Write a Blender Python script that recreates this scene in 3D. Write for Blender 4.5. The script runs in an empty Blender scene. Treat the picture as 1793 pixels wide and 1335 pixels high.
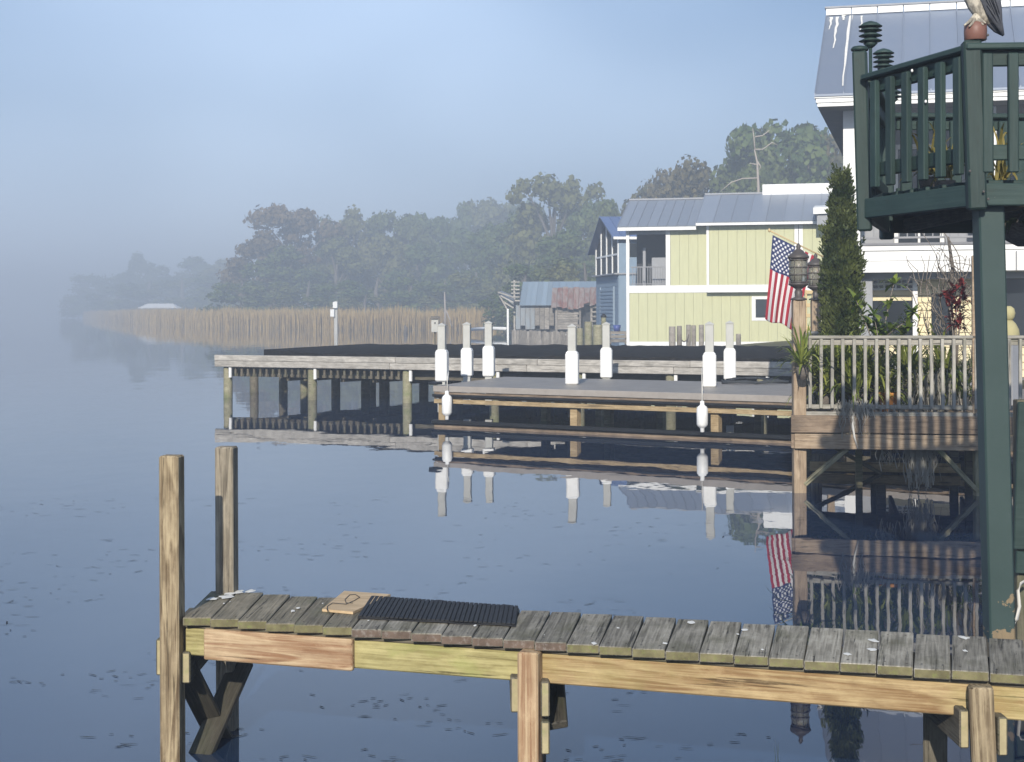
import bpy, bmesh, math, random
import numpy as np
from mathutils import Vector, Matrix, noise

random.seed(7)
rng = np.random.default_rng(11)
R = math.radians
scene = bpy.context.scene

# ------------------------------------------------------------------ camera
FPX, CX, HY, EYE, ROLL = 2800.0, 896.5, 545.0, 2.1, 0.004
cam_data = bpy.data.cameras.new("camera")
cam_data.sensor_width = 36.0
cam_data.lens = FPX / 1793.0 * 36.0
cam_data.shift_y = -(667.5 - HY) / 1793.0
cam_data.clip_start = 0.1
cam_data.clip_end = 6000
cam = bpy.data.objects.new("camera", cam_data)
scene.collection.objects.link(cam)
cam.matrix_world = Matrix.Translation((0, 0, EYE)) @ Matrix.Rotation(R(90), 4, 'X') @ Matrix.Rotation(-ROLL, 4, 'Z')
scene.camera = cam

# ------------------------------------------------------------------ sky, sun, exposure
SUN_EL, SUN_AZ = R(25.0), 0.15          # light travels towards +Y, slightly to +X
world = bpy.data.worlds.new("World")
scene.world = world
world.use_nodes = True
wn, wl = world.node_tree.nodes, world.node_tree.links
wn.clear()
w_out = wn.new('ShaderNodeOutputWorld')
w_bg = wn.new('ShaderNodeBackground')
w_bg.inputs['Strength'].default_value = 0.085
w_sky = wn.new('ShaderNodeTexSky')
w_sky.sky_type = 'NISHITA'
w_sky.sun_disc = False
w_sky.sun_elevation = SUN_EL
w_sky.sun_rotation = math.pi + SUN_AZ
w_sky.air_density = 1.0
w_sky.dust_density = 0.8
w_sky.ozone_density = 5.0
# a thin high veil of morning cloud drifting over the whole sky
w_tc = wn.new('ShaderNodeTexCoord')
w_map = wn.new('ShaderNodeMapping')
w_map.inputs['Scale'].default_value = (1.0, 1.0, 2.0)
w_map.inputs['Location'].default_value = (5.2, 0.2, 3.1)
w_noise = wn.new('ShaderNodeTexNoise')
w_noise.inputs['Scale'].default_value = 1.7
w_noise.inputs['Detail'].default_value = 3.0
w_noise.inputs['Roughness'].default_value = 0.42
w_ramp = wn.new('ShaderNodeMapRange')
w_ramp.inputs['From Min'].default_value = 0.40
w_ramp.inputs['From Max'].default_value = 0.66
w_ramp.inputs['To Min'].default_value = 0.0
w_ramp.inputs['To Max'].default_value = 1.0
w_mix = wn.new('ShaderNodeMix')
w_mix.data_type = 'RGBA'
w_veil = wn.new('ShaderNodeMix')            # the mist cloud itself: slate where it is thick, pale where the sun gets through
w_veil.data_type = 'RGBA'
w_veil.inputs['A'].default_value = (1.7, 2.5, 4.0, 1)
w_veil.inputs['B'].default_value = (5.6, 6.8, 8.7, 1)
wl.new(w_veil.outputs['Result'], w_mix.inputs['B'])
wl.new(w_tc.outputs['Generated'], w_map.inputs['Vector'])
wl.new(w_map.outputs['Vector'], w_noise.inputs['Vector'])
wl.new(w_noise.outputs['Fac'], w_ramp.inputs['Value'])
# the veil thins out towards the zenith
w_sep = wn.new('ShaderNodeSeparateXYZ')
w_el = wn.new('ShaderNodeMapRange')
w_el.inputs['From Min'].default_value = 0.02
w_el.inputs['From Max'].default_value = 0.38
w_el.inputs['To Min'].default_value = 1.0
w_el.inputs['To Max'].default_value = 0.3
w_mul = wn.new('ShaderNodeMath'); w_mul.operation = 'MULTIPLY'
wl.new(w_tc.outputs['Generated'], w_sep.inputs[0])
wl.new(w_sep.outputs['Z'], w_el.inputs['Value'])
wl.new(w_ramp.outputs['Result'], w_veil.inputs['Factor'])
w_mul.inputs[0].default_value = 0.92
wl.new(w_el.outputs['Result'], w_mul.inputs[1])
wl.new(w_mul.outputs[0], w_mix.inputs['Factor'])
wl.new(w_sky.outputs['Color'], w_mix.inputs['A'])
wl.new(w_mix.outputs['Result'], w_bg.inputs['Color'])
wl.new(w_bg.outputs['Background'], w_out.inputs['Surface'])

sun_data = bpy.data.lights.new("sun", 'SUN')
sun_data.energy = 3.5
sun_data.angle = R(0.6)
sun_data.color = (1.0, 0.93, 0.82)
sun = bpy.data.objects.new("sun", sun_data)
scene.collection.objects.link(sun)
sun_dir = Vector((math.sin(SUN_AZ) * math.cos(SUN_EL), math.cos(SUN_AZ) * math.cos(SUN_EL), -math.sin(SUN_EL)))
sun.rotation_euler = sun_dir.to_track_quat('-Z', 'Y').to_euler()
sun.location = (0, -30, 30)

scene.view_settings.view_transform = 'Standard'
scene.view_settings.look = 'None'
scene.view_settings.exposure = 0.75
scene.view_settings.gamma = 1.0
scene.view_settings.use_curve_mapping = False
scene.cycles.max_bounces = 8
scene.cycles.volume_bounces = 1
scene.cycles.transparent_max_bounces = 12
scene.cycles.use_denoising = True
scene.cycles.caustics_reflective = False
scene.cycles.caustics_refractive = False

# ------------------------------------------------------------------ helpers
def ray(px, py):
    dx, up = px - CX, HY - py
    c, s = math.cos(ROLL), math.sin(ROLL)
    return (dx * c + up * s) / FPX, (-dx * s + up * c) / FPX

def P(px, py, Y):
    a, b = ray(px, py)
    return Vector((a * Y, Y, EYE + b * Y))

def W(px, py, z):
    a, b = ray(px, py)
    Y = (z - EYE) / b
    return Vector((a * Y, Y, z))

WM = {}
def link(o, parent=None, M=None):
    M = M if M is not None else Matrix()
    scene.collection.objects.link(o)
    WM[o.name] = M
    if parent is not None:
        o.parent = parent
        o.matrix_basis = WM[parent.name].inverted() @ M
    else:
        o.matrix_basis = M
    return o

def thing(name, label, cat, loc=(0, 0, 0), group=None):
    o = bpy.data.objects.new(name, None)
    o.empty_display_size = 0.2
    link(o, None, Matrix.Translation(Vector(loc)))
    return tag(o, label, cat, group)

def tag(o, label=None, cat=None, group=None, kind=None):
    if label: o["label"] = label
    if cat: o["category"] = cat
    if group: o["group"] = group
    if kind: o["kind"] = kind
    return o

def mesh_of(name, verts, faces, mats=(), smooth=False, mi=None, fix=False):
    me = bpy.data.meshes.new(name)
    me.from_pydata([tuple(v) for v in verts], [], [tuple(f) for f in faces])
    for m in mats: me.materials.append(m)
    if mi is not None:
        me.polygons.foreach_set('material_index', list(mi))
    if smooth:
        me.polygons.foreach_set('use_smooth', [True] * len(me.polygons))
    if fix:
        bm = bmesh.new(); bm.from_mesh(me)
        bmesh.ops.recalc_face_normals(bm, faces=bm.faces)
        bm.to_mesh(me); bm.free()
    me.update()
    return me

def obj(name, me, parent=None, M=None):
    return link(bpy.data.objects.new(name, me), parent, M)

def mobj(name, verts, faces, mat, parent=None, smooth=False, M=None, fix=False):
    mats = mat if isinstance(mat, (list, tuple)) else [mat]
    return obj(name, mesh_of(name, verts, faces, mats, smooth, None, fix), parent, M)

_cb = {}
def cbox(sx, sy, sz, mats, bev=0.006, endmat=False):
    """chamfered box, full sizes sx sy sz, shared between alike pieces"""
    mats = list(mats) if isinstance(mats, (list, tuple)) else [mats]
    key = (round(sx, 3), round(sy, 3), round(sz, 3), tuple(m.name for m in mats), bev, endmat)
    if key in _cb: return _cb[key]
    X, Y, Z = sx / 2, sy / 2, sz / 2
    b = min(bev, X * .45, Y * .45, Z * .45)
    V, idx = [], {}
    for a in (-1, 1):
        for c in (-1, 1):
            for d in (-1, 1):
                for k in range(3):
                    p = [a * (X - b), c * (Y - b), d * (Z - b)]
                    p[k] = (a * X, c * Y, d * Z)[k]
                    idx[(a, c, d, k)] = len(V); V.append(p)
    F, mi = [], []
    def add(f, m=0): F.append(f); mi.append(m)
    for s in (-1, 1):
        add([idx[(s, -1, -1, 0)], idx[(s, 1, -1, 0)], idx[(s, 1, 1, 0)], idx[(s, -1, 1, 0)]], 1 if endmat else 0)
        add([idx[(-1, s, -1, 1)], idx[(1, s, -1, 1)], idx[(1, s, 1, 1)], idx[(-1, s, 1, 1)]])
        add([idx[(-1, -1, s, 2)], idx[(1, -1, s, 2)], idx[(1, 1, s, 2)], idx[(-1, 1, s, 2)]])
    for a in (-1, 1):
        for c in (-1, 1):
            add([idx[(-1, a, c, 1)], idx[(1, a, c, 1)], idx[(1, a, c, 2)], idx[(-1, a, c, 2)]])
            add([idx[(a, -1, c, 0)], idx[(a, 1, c, 0)], idx[(a, 1, c, 2)], idx[(a, -1, c, 2)]])
            add([idx[(a, c, -1, 0)], idx[(a, c, 1, 0)], idx[(a, c, 1, 1)], idx[(a, c, -1, 1)]])
            for d in (-1, 1):
                add([idx[(a, c, d, 0)], idx[(a, c, d, 1)], idx[(a, c, d, 2)]])
    me = mesh_of("piece", V, F, mats, False, mi, True)
    _cb[key] = me
    return me

def axisM(a, b, up=(0, 0, 1)):
    a, b = Vector(a), Vector(b)
    x = (b - a).normalized()
    up = Vector(up)
    if abs(x.dot(up)) > 0.98: up = Vector((0, 1, 0))
    y = up.cross(x).normalized()
    z = x.cross(y)
    M = Matrix((x, y, z)).transposed().to_4x4()
    M.translation = (a + b) / 2
    return M

def beam(name, a, b, w, h, mat, parent=None, up=(0, 0, 1), bev=0.006, endmat=False):
    L = (Vector(b) - Vector(a)).length
    return obj(name, cbox(L, w, h, mat, bev, endmat), parent, axisM(a, b, up))

class Fr:
    """local frame: u to the right (turned clockwise by a), v away, z up"""
    def __init__(s, O, a):
        s.O = Vector((O[0], O[1], 0)); s.a = a
        s.u = Vector((math.cos(a), -math.sin(a), 0)); s.v = Vector((math.sin(a), math.cos(a), 0))
    def pt(s, u, v, z): return s.O + s.u * u + s.v * v + Vector((0, 0, z))
    def uz(s, px, py, v=0.0):
        a, b = ray(px, py)
        d = Vector((a, 1, b)); o = Vector((0, 0, EYE)) - s.O
        t = (v - o.dot(s.v)) / d.dot(s.v)
        p = o + d * t
        return p.dot(s.u), p.z
    def M(s, u, v, z):
        m = Matrix((s.u, s.v, Vector((0, 0, 1)))).transposed().to_4x4()
        m.translation = s.pt(u, v, z)
        return m
    def box(s, name, u0, u1, v0, v1, z0, z1, mat, parent=None, bev=0.006):
        return obj(name, cbox(abs(u1 - u0), abs(v1 - v0), abs(z1 - z0), mat, bev), parent,
                   s.M((u0 + u1) / 2, (v0 + v1) / 2, (z0 + z1) / 2))
    def poly(s, name, pts, thick, mat, parent=None):
        """prism over a polygon of (u,v,z) points, extruded by -z*thick"""
        n = len(pts)
        V = [s.pt(*p) for p in pts] + [s.pt(p[0], p[1], p[2] - thick) for p in pts]
        F = [list(range(n)), list(range(2 * n - 1, n - 1, -1))] + [[i, i + n, (i + 1) % n + n, (i + 1) % n] for i in range(n)]
        return wmesh(name, V, F, mat, parent)

def wmesh(name, V, F, mat, parent=None, smooth=False, fix=True):
    """a mesh given in world coordinates; its origin is put at its own centre"""
    V = [Vector(v) for v in V]
    c = sum(V, Vector()) / len(V)
    return mobj(name, [v - c for v in V], F, mat, parent, smooth, Matrix.Translation(c), fix)

def tube(name, pts, rad, mat, parent=None, n=7, cap=True):
    V, F = tube_geo(pts, rad, n)
    return wmesh(name, V, F, mat, parent, True)

def tube_geo(pts, rad, n=7):
    pts = [Vector(p) for p in pts]
    rads = rad if isinstance(rad, (list, tuple)) else [rad] * len(pts)
    V, F = [], []
    for i, p in enumerate(pts):
        t = (pts[min(i + 1, len(pts) - 1)] - pts[max(i - 1, 0)]).normalized()
        ref = Vector((0, 0, 1)) if abs(t.z) < .9 else Vector((1, 0, 0))
        a = t.cross(ref).normalized(); b = t.cross(a)
        for k in range(n):
            q = 2 * math.pi * k / n
            V.append(p + (a * math.cos(q) + b * math.sin(q)) * rads[i])
    for i in range(len(pts) - 1):
        for k in range(n):
            F.append([i * n + k, i * n + (k + 1) % n, (i + 1) * n + (k + 1) % n, (i + 1) * n + k])
    F.append(list(range(n))); F.append(list(range((len(pts) - 1) * n, len(pts) * n)))
    return V, F

def lathe(name, prof, mat, parent=None, M=None, n=16, smooth=True):
    V, F = [], []
    for r, z in prof:
        for k in range(n):
            q = 2 * math.pi * k / n
            V.append((r * math.cos(q), r * math.sin(q), z))
    for i in range(len(prof) - 1):
        for k in range(n):
            F.append([i * n + k, i * n + (k + 1) % n, (i + 1) * n + (k + 1) % n, (i + 1) * n + k])
    F.append(list(range(n))); F.append(list(range((len(prof) - 1) * n, len(prof) * n)))
    o = mobj(name, V, F, mat, parent, False, M, True)
    if smooth:
        o.data.polygons.foreach_set('use_smooth', [len(p.vertices) == 4 for p in o.data.polygons])
    return o

def T(p): return Matrix.Translation(Vector(p))

# ------------------------------------------------------------------ materials
def newmat(name):
    m = bpy.data.materials.new(name); m.use_nodes = True
    nt = m.node_tree
    b = nt.nodes['Principled BSDF']
    return m, nt, b

def N(nt, t, **kw):
    n = nt.nodes.new(t)
    for k, v in kw.items():
        if k in n.inputs: n.inputs[k].default_value = v
        else: setattr(n, k, v)
    return n

def mixc(nt, fac, a, b, blend='MIX'):
    m = nt.nodes.new('ShaderNodeMix'); m.data_type = 'RGBA'; m.blend_type = blend
    for sock, v in (('Factor', fac), ('A', a), ('B', b)):
        if isinstance(v, bpy.types.NodeSocket): nt.links.new(v, m.inputs[sock])
        elif isinstance(v, (int, float)): m.inputs[sock].default_value = v
        else: m.inputs[sock].default_value = (*v, 1)
    return m.outputs['Result']

def mth(nt, op, a, b=None, clamp=False):
    m = nt.nodes.new('ShaderNodeMath'); m.operation = op; m.use_clamp = clamp
    for i, v in enumerate((a, b)):
        if v is None: continue
        if isinstance(v, bpy.types.NodeSocket): nt.links.new(v, m.inputs[i])
        else: m.inputs[i].default_value = v
    return m.outputs[0]

def mrange(nt, v, a, b, c=0.0, d=1.0):
    m = nt.nodes.new('ShaderNodeMapRange'); m.clamp = True
    nt.links.new(v, m.inputs['Value'])
    for k, x in (('From Min', a), ('From Max', b), ('To Min', c), ('To Max', d)): m.inputs[k].default_value = x
    return m.outputs['Result']

def coords(nt, rnd=True, scale=(1, 1, 1)):
    tc = N(nt, 'ShaderNodeTexCoord'); v = tc.outputs['Object']
    if rnd:
        oi = N(nt, 'ShaderNodeObjectInfo')
        k = mth(nt, 'MULTIPLY', oi.outputs['Random'], 57.0)
        cb = N(nt, 'ShaderNodeCombineXYZ')
        for i in range(3): nt.links.new(k, cb.inputs[i])
        ad = N(nt, 'ShaderNodeVectorMath', operation='ADD')
        nt.links.new(v, ad.inputs[0]); nt.links.new(cb.outputs[0], ad.inputs[1]); v = ad.outputs[0]
    mp = N(nt, 'ShaderNodeMapping'); mp.inputs['Scale'].default_value = scale
    nt.links.new(v, mp.inputs['Vector'])
    return mp.outputs['Vector']

def noise_tex(nt, vec, scale, detail=4.0, rough=.55):
    n = N(nt, 'ShaderNodeTexNoise'); n.inputs['Scale'].default_value = scale
    n.inputs['Detail'].default_value = detail; n.inputs['Roughness'].default_value = rough
    nt.links.new(vec, n.inputs['Vector'])
    return n.outputs['Fac']

def bump(nt, b, h, strength=.3, dist=.01):
    n = N(nt, 'ShaderNodeBump'); n.inputs['Strength'].default_value = strength; n.inputs['Distance'].default_value = dist
    nt.links.new(h, n.inputs['Height']); nt.links.new(n.outputs['Normal'], b.inputs['Normal'])

def wood(name, light, dark, rough=.8, ring=26.0, ringamt=.5, blotch=None, blotchamt=.0, blscale=3.0, spots=0.0, tone=.25, bmp=.5, checks=.8):
    """sawn timber, grain along local X"""
    m, nt, b = newmat(name)
    v = coords(nt, True, (.11, 2.0, 2.0))
    nz = N(nt, 'ShaderNodeTexNoise'); nz.inputs['Scale'].default_value = 4.2; nz.inputs['Detail'].default_value = 1.2
    nz.inputs['Roughness'].default_value = .35
    nt.links.new(v, nz.inputs['Vector'])
    # contour lines of a slow field read as growth rings: saw tooth with a soft rise and a sharp fall
    fr_ = mth(nt, 'FRACT', mth(nt, 'MULTIPLY', nz.outputs['Fac'], ring))
    rg = mth(nt, 'MULTIPLY', mrange(nt, fr_, 0, .78), mrange(nt, fr_, .86, 1.0, 1, 0))
    fib = noise_tex(nt, coords(nt, True, (2.2, 70, 70)), 1.6, 3.0)
    wear = noise_tex(nt, coords(nt, True, (.5, 2, 2)), 3.0, 4.0, .6)
    f1 = mth(nt, 'MULTIPLY', mth(nt, 'MULTIPLY', rg, mrange(nt, wear, .3, .7, .45, 1.0)), ringamt)
    f2 = mth(nt, 'MULTIPLY', mrange(nt, fib, .33, .67), .62)
    f = mth(nt, 'ADD', f1, f2)
    f = mrange(nt, f, .08, 1.05)
    col = mixc(nt, f, light, dark)
    # drying checks: thin dark splits along the grain
    ck = noise_tex(nt, coords(nt, True, (1.1, 34, 34)), 1.5, 4.0, .6)
    ckf = mrange(nt, ck, .615, .66, 0, checks)
    col = mixc(nt, ckf, col, tuple(x * .28 for x in dark))
    # weathering: paler and darker patches
    wp = noise_tex(nt, coords(nt, True, (1.2, 3, 3)), 3.6, 6.0, .7)
    col = mixc(nt, mrange(nt, wp, .5, .72, 0, .55), col, tuple(min(1, x * 1.35 + .02) for x in light))
    col = mixc(nt, mrange(nt, wp, .46, .28, 0, .6), col, tuple(x * .75 for x in dark))
    f = mth(nt, 'SUBTRACT', 1.0, mth(nt, 'ADD', mth(nt, 'MULTIPLY', f, .6), ckf))
    # per piece tone
    oi = N(nt, 'ShaderNodeObjectInfo')
    tn = mrange(nt, oi.outputs['Random'], 0, 1, 1 - tone, 1 + tone * .5)
    vv = N(nt, 'ShaderNodeVectorMath', operation='SCALE')
    nt.links.new(col, vv.inputs[0]); nt.links.new(tn, vv.inputs['Scale']); col = vv.outputs[0]
    if blotch:
        bn = noise_tex(nt, coords(nt, True, (.8, 1.4, 1.4)), blscale, 5.0, .65)
        col = mixc(nt, mrange(nt, bn, .5, .68, 0, blotchamt), col, blotch)
    if spots:
        sn = noise_tex(nt, coords(nt, True, (1, 1, 1)), 9.0, 3.0, .6)
        col = mixc(nt, mrange(nt, sn, .70, .74, 0, spots), col, (.75, .74, .68))
    nt.links.new(col, b.inputs['Base Color'])
    b.inputs['Roughness'].default_value = rough
    b.inputs['Specular IOR Level'].default_value = .3
    bump(nt, b, f, bmp, .004)
    return m

def paint(name, col, rough=.5, var=.12, dirt=None, dirtamt=.3, scale=2.5, spec=.4, bmp=0.1, fine=30.0, stretch=(1, 1, 1)):
    m, nt, b = newmat(name)
    n = noise_tex(nt, coords(nt, True, stretch), scale, 6.0, .6)
    c = mixc(nt, mrange(nt, n, .3, .7), tuple(x * (1 - var) for x in col), tuple(min(1, x * (1 + var * .5)) for x in col))
    if dirt:
        n2 = noise_tex(nt, coords(nt, True, stretch), scale * 2.3, 6.0, .7)
        c = mixc(nt, mrange(nt, n2, .52, .75, 0, dirtamt), c, dirt)
    nt.links.new(c, b.inputs['Base Color'])
    b.inputs['Roughness'].default_value = rough
    b.inputs['Specular IOR Level'].default_value = spec
    if bmp: bump(nt, b, noise_tex(nt, coords(nt), fine, 3.0), bmp, .003)
    return m

def metalroof(name, col, rough=.45, dirt=(.3, .3, .3), rust=None, rustamt=0):
    m, nt, b = newmat(name)
    n = noise_tex(nt, coords(nt, True, (1, 1, .3)), 2.0, 5.0)
    c = mixc(nt, mrange(nt, n, .35, .75, 0, .35), col, dirt)
    if rust:
        n2 = noise_tex(nt, coords(nt, True, (1.2, .35, .35)), 2.6, 6.0, .65)
        c = mixc(nt, mrange(nt, n2, .42, .6, 0, rustamt), c, rust)
    oi = N(nt, 'ShaderNodeObjectInfo')
    vv = N(nt, 'ShaderNodeVectorMath', operation='SCALE')
    nt.links.new(c, vv.inputs[0]); nt.links.new(mrange(nt, oi.outputs['Random'], 0, 1, .88, 1.1), vv.inputs['Scale'])
    nt.links.new(vv.outputs[0], b.inputs['Base Color'])
    b.inputs['Roughness'].default_value = rough
    b.inputs['Metallic'].default_value = .15
    bump(nt, b, n, .15, .01)
    return m

def leafmat(name, c1, c2, c3=None, trans=.25, rough=.6):
    m, nt, b = newmat(name)
    oi = N(nt, 'ShaderNodeObjectInfo')
    n = noise_tex(nt, coords(nt, True), .9 if c3 else 3.0, 4.0, .6)
    c = mixc(nt, mrange(nt, n, .35, .65), c1, c2)
    if c3: c = mixc(nt, mrange(nt, oi.outputs['Random'], .3, 1, 0, .6), c, c3)
    nt.links.new(c, b.inputs['Base Color'])
    b.inputs['Roughness'].default_value = rough
    b.inputs['Specular IOR Level'].default_value = .25
    tr = N(nt, 'ShaderNodeBsdfTranslucent'); nt.links.new(c, tr.inputs['Color'])
    ms = N(nt, 'ShaderNodeMixShader'); ms.inputs['Fac'].default_value = trans
    nt.links.new(b.outputs[0], ms.inputs[1]); nt.links.new(tr.outputs[0], ms.inputs[2])
    nt.links.new(ms.outputs[0], nt.nodes['Material Output'].inputs['Surface'])
    return m

def plain(name, col, rough=.6, spec=.4, metal=0.0):
    return paint(name, col, rough, .1, None, 0, 4.0, spec, 0.05)

M_ = {}
M_['plank'] = wood('weathered_plank', (.38, .35, .285), (.125, .112, .085), .85, 9, .6, (.10, .095, .05), .6, 3.0, .0, .3, .8)
M_['plank_dark'] = wood('dark_brown_plank', (.27, .235, .17), (.10, .088, .058), .8, 9, .5, (.10, .11, .05), .5, 3.5, .0, .2, .7)  # darker brown boards for the left end of the pier
M_['plank_end'] = paint('mossy_plank_end', (.19, .17, .09), .9, .4, (.20, .23, .07), .8, 16.0, .2, .4)
M_['plank_end2'] = paint('brown_plank_end', (.15, .11, .085), .9, .4, (.34, .31, .28), .7, 16.0, .2, .4)
M_['pine'] = wood('pale_pine', (.50, .375, .195), (.24, .14, .06), .75, 9, .7, (.34, .34, .12), .35, 2.0, 0, .12, .5)
M_['pine_green'] = wood('greenish_pine', (.42, .37, .17), (.20, .165, .06), .8, 8, .5, (.26, .30, .08), .6, 3.0, 0, .1, .5)
M_['pine_red'] = wood('figured_pine', (.50, .38, .235), (.25, .135, .07), .7, 8, .85, (.45, .40, .22), .25, 2.0, 0, .1, .5)
M_['post'] = wood('tan_post_wood', (.43, .345, .215), (.13, .09, .05), .8, 13, .8, (.22, .18, .12), .35, 2.0, 0, .15, .7)
M_['post_gray'] = wood('gray_post_wood', (.37, .32, .24), (.12, .10, .075), .85, 13, .7, (.12, .11, .08), .4, 2.0, 0, .15, .7)
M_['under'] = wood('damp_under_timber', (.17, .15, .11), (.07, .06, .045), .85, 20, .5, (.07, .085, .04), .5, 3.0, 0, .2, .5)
M_['shadedark'] = wood('shaded_damp_timber', (.075, .068, .052), (.03, .027, .021), .7, 9, .4, (.05, .06, .025), .4, 3.0, 0, .2, .5)  # damp timber; the shade under the pier is put into its dark colour
M_['beam_gray'] = wood('bleached_beam', (.50, .475, .43), (.25, .23, .20), .85, 12, .4, (.18, .17, .15), .5, 2.6, 0, .15, .6)
M_['pile'] = wood('algae_pile', (.30, .28, .19), (.14, .13, .075), .85, 16, .4, (.16, .19, .08), .7, 3.0, 0, .2, .6)
M_['brown'] = wood('brown_deck_timber', (.31, .235, .165), (.14, .10, .07), .8, 18, .5, (.07, .055, .045), .6, 2.4, 0, .2, .6)
M_['rail'] = wood('silver_rail_wood', (.42, .40, .35), (.22, .205, .175), .85, 30, .4, (.17, .17, .11), .45, 3.0, 0, .2, .5)
M_['cornerpost'] = wood('warm_corner_post', (.40, .31, .215), (.22, .155, .10), .8, 20, .5, None, 0, 2, 0, .1, .5)
M_['stringer'] = wood('yellowed_stringer', (.45, .345, .20), (.26, .18, .09), .75, 16, .5, (.20, .15, .09), .4, 3.0, 0, .1, .4)
M_['composite'] = paint('gray_composite', (.33, .30, .27), .7, .12, (.2, .19, .17), .3, 6.0, .3, .1)
M_['deckwet'] = paint('wet_gray_decking', (.24, .215, .185), .5, .25, (.15, .14, .125), .5, 3.0, .5, .05)
M_['blackpipe'] = paint('black_rubber', (.012, .013, .015), .45, .2, None, 0, 4, .4, .1)
M_['tar'] = paint('black_deck_felt', (.022, .021, .021), .95, .4, (.06, .056, .052), .8, 3.5, .04, .8, 9.0)
M_['white'] = paint('white_paint', (.80, .80, .78), .5, .05, (.55, .53, .48), .15, 3.0, .4, .05)
M_['vinyl'] = paint('white_vinyl', (.82, .82, .80), .4, .05, (.50, .49, .42), .35, 5.0, .4, 0)
M_['graypost'] = paint('gray_sleeve', (.46, .46, .43), .6, .1, (.35, .35, .31), .3, 5.0, .3, .1)
M_['yellow'] = paint('pale_yellow_siding', (.54, .54, .335), .75, .07, (.46, .46, .29), .3, 3.0, .25, .15, 60, (3, 3, .4))
M_['cream'] = paint('cream_siding', (.80, .70, .46), .7, .05, None, 0, 3.0, .25, .1)
M_['bluewall'] = paint('blue_siding', (.23, .31, .40), .7, .08, None, 0, 3.0, .25, .1)
M_['roof'] = metalroof('steel_roof', (.24, .275, .33), .42, (.30, .32, .36))
M_['roof_big'] = metalroof('blue_steel_roof', (.20, .24, .315), .42, (.26, .29, .34))
M_['roof_blue'] = metalroof('bright_blue_roof', (.13, .19, .36), .4, (.16, .2, .33))
M_['roof_pale'] = metalroof('pale_blue_tin', (.27, .35, .42), .5, (.33, .36, .38))
M_['rust'] = metalroof('rusty_tin', (.30, .26, .24), .75, (.25, .2, .17), (.22, .075, .05), .8)
M_['tinwall'] = metalroof('dull_tin_wall', (.24, .28, .31), .6, (.2, .2, .2), (.2, .16, .12), .4)
M_['oldboard'] = wood('old_gray_boards', (.34, .31, .27), (.15, .135, .115), .9, 16, .4, (.08, .07, .06), .5, 2.0, 0, .3, .5)
M_['glassdark'] = plain('dark_pane', (.02, .024, .028), .08, .5)
M_['screen'] = plain('dark_screen', (.028, .03, .033), .6, .2)
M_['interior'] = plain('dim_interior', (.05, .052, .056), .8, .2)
M_['soffit'] = plain('gray_soffit', (.22, .22, .23), .8, .2)
M_['shadegray'] = plain('gray_trim', (.32, .33, .35), .7, .2)
M_['irongray'] = plain('gray_baluster', (.27, .27, .28), .6, .3)
M_['green'] = paint('dark_green_paint', (.025, .053, .049), .55, .18, (.04, .072, .066), .5, 4.0, .35, .25, 40, (1, 1, 1))
def green_paint():
    m, nt, b = newmat('weathered_green_paint')
    n = noise_tex(nt, coords(nt, True, (.8, 3, 3)), 3.0, 6.0, .65)
    c = mixc(nt, mrange(nt, n, .3, .7), (.016, .036, .032), (.028, .054, .048))
    st = noise_tex(nt, coords(nt, True, (1.4, 40, 40)), 1.6, 3.0, .6)      # brush marks along the board
    c = mixc(nt, mrange(nt, st, .5, .75, 0, .5), c, (.046, .074, .066))
    mil = noise_tex(nt, coords(nt, True, (2, 5, 5)), 4.0, 6.0, .7)         # mildew
    c = mixc(nt, mrange(nt, mil, .55, .72, 0, .6), c, (.018, .028, .022))
    chp = noise_tex(nt, coords(nt, True, (3, 9, 9)), 4.5, 5.0, .65)        # chips down to bare wood
    cf = mrange(nt, chp, .735, .75)
    c = mixc(nt, cf, c, (.34, .31, .25))
    oi = N(nt, 'ShaderNodeObjectInfo')
    vv = N(nt, 'ShaderNodeVectorMath', operation='SCALE')
    nt.links.new(c, vv.inputs[0]); nt.links.new(mrange(nt, oi.outputs['Random'], 0, 1, .8, 1.15), vv.inputs['Scale'])
    nt.links.new(vv.outputs[0], b.inputs['Base Color'])
    b.inputs['Roughness'].default_value = .6
    b.inputs['Specular IOR Level'].default_value = .35
    bump(nt, b, mth(nt, 'SUBTRACT', st, cf), .4, .004)
    return m
M_['green'] = green_paint()
M_['greenchip'] = paint('chipped_green_paint', (.036, .088, .076), .55, .18, (.30, .30, .26), .0, 4.0, .35, .25, 40)
M_['rubber'] = paint('black_rubber_mat', (.022, .023, .026), .7, .25, (.05, .05, .05), .4, 8, .3, .3)
M_['ply'] = wood('tan_plywood', (.56, .42, .255), (.42, .29, .16), .75, 8, .4, None, 0, 2, 0, .05, .2)
M_['bronze'] = plain('aged_bronze', (.075, .065, .06), .5, .5)
M_['copper'] = paint('brown_copper', (.20, .095, .07), .5, .2, (.12, .06, .05), .4, 8, .4, .1)
M_['rope'] = plain('pale_rope', (.62, .60, .55), .85, .2)
M_['darkrope'] = plain('dark_rope', (.05, .055, .06), .85, .2)
M_['polewood'] = plain('varnished_pole', (.55, .42, .22), .5, .4)
M_['terracotta'] = plain('orange_pot', (.42, .19, .05), .8, .2)
M_['bark'] = wood('gray_bark', (.16, .14, .12), (.07, .06, .05), .95, 8, .4, None, 0, 2, 0, .2, .8)
M_['snag'] = plain('bleached_limb', (.36, .32, .28), .9, .2)
M_['ground'] = paint('leafy_ground', (.10, .095, .05), .95, .4, (.06, .07, .03), .7, .35, .1, .4, 3.0)
M_['leaf'] = leafmat('tree_leaves', (.04, .075, .02), (.12, .155, .04), (.17, .15, .05), .2)
M_['leaf_oak'] = leafmat('brown_green_leaves', (.06, .065, .025), (.14, .125, .05), (.17, .11, .065), .2)
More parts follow.
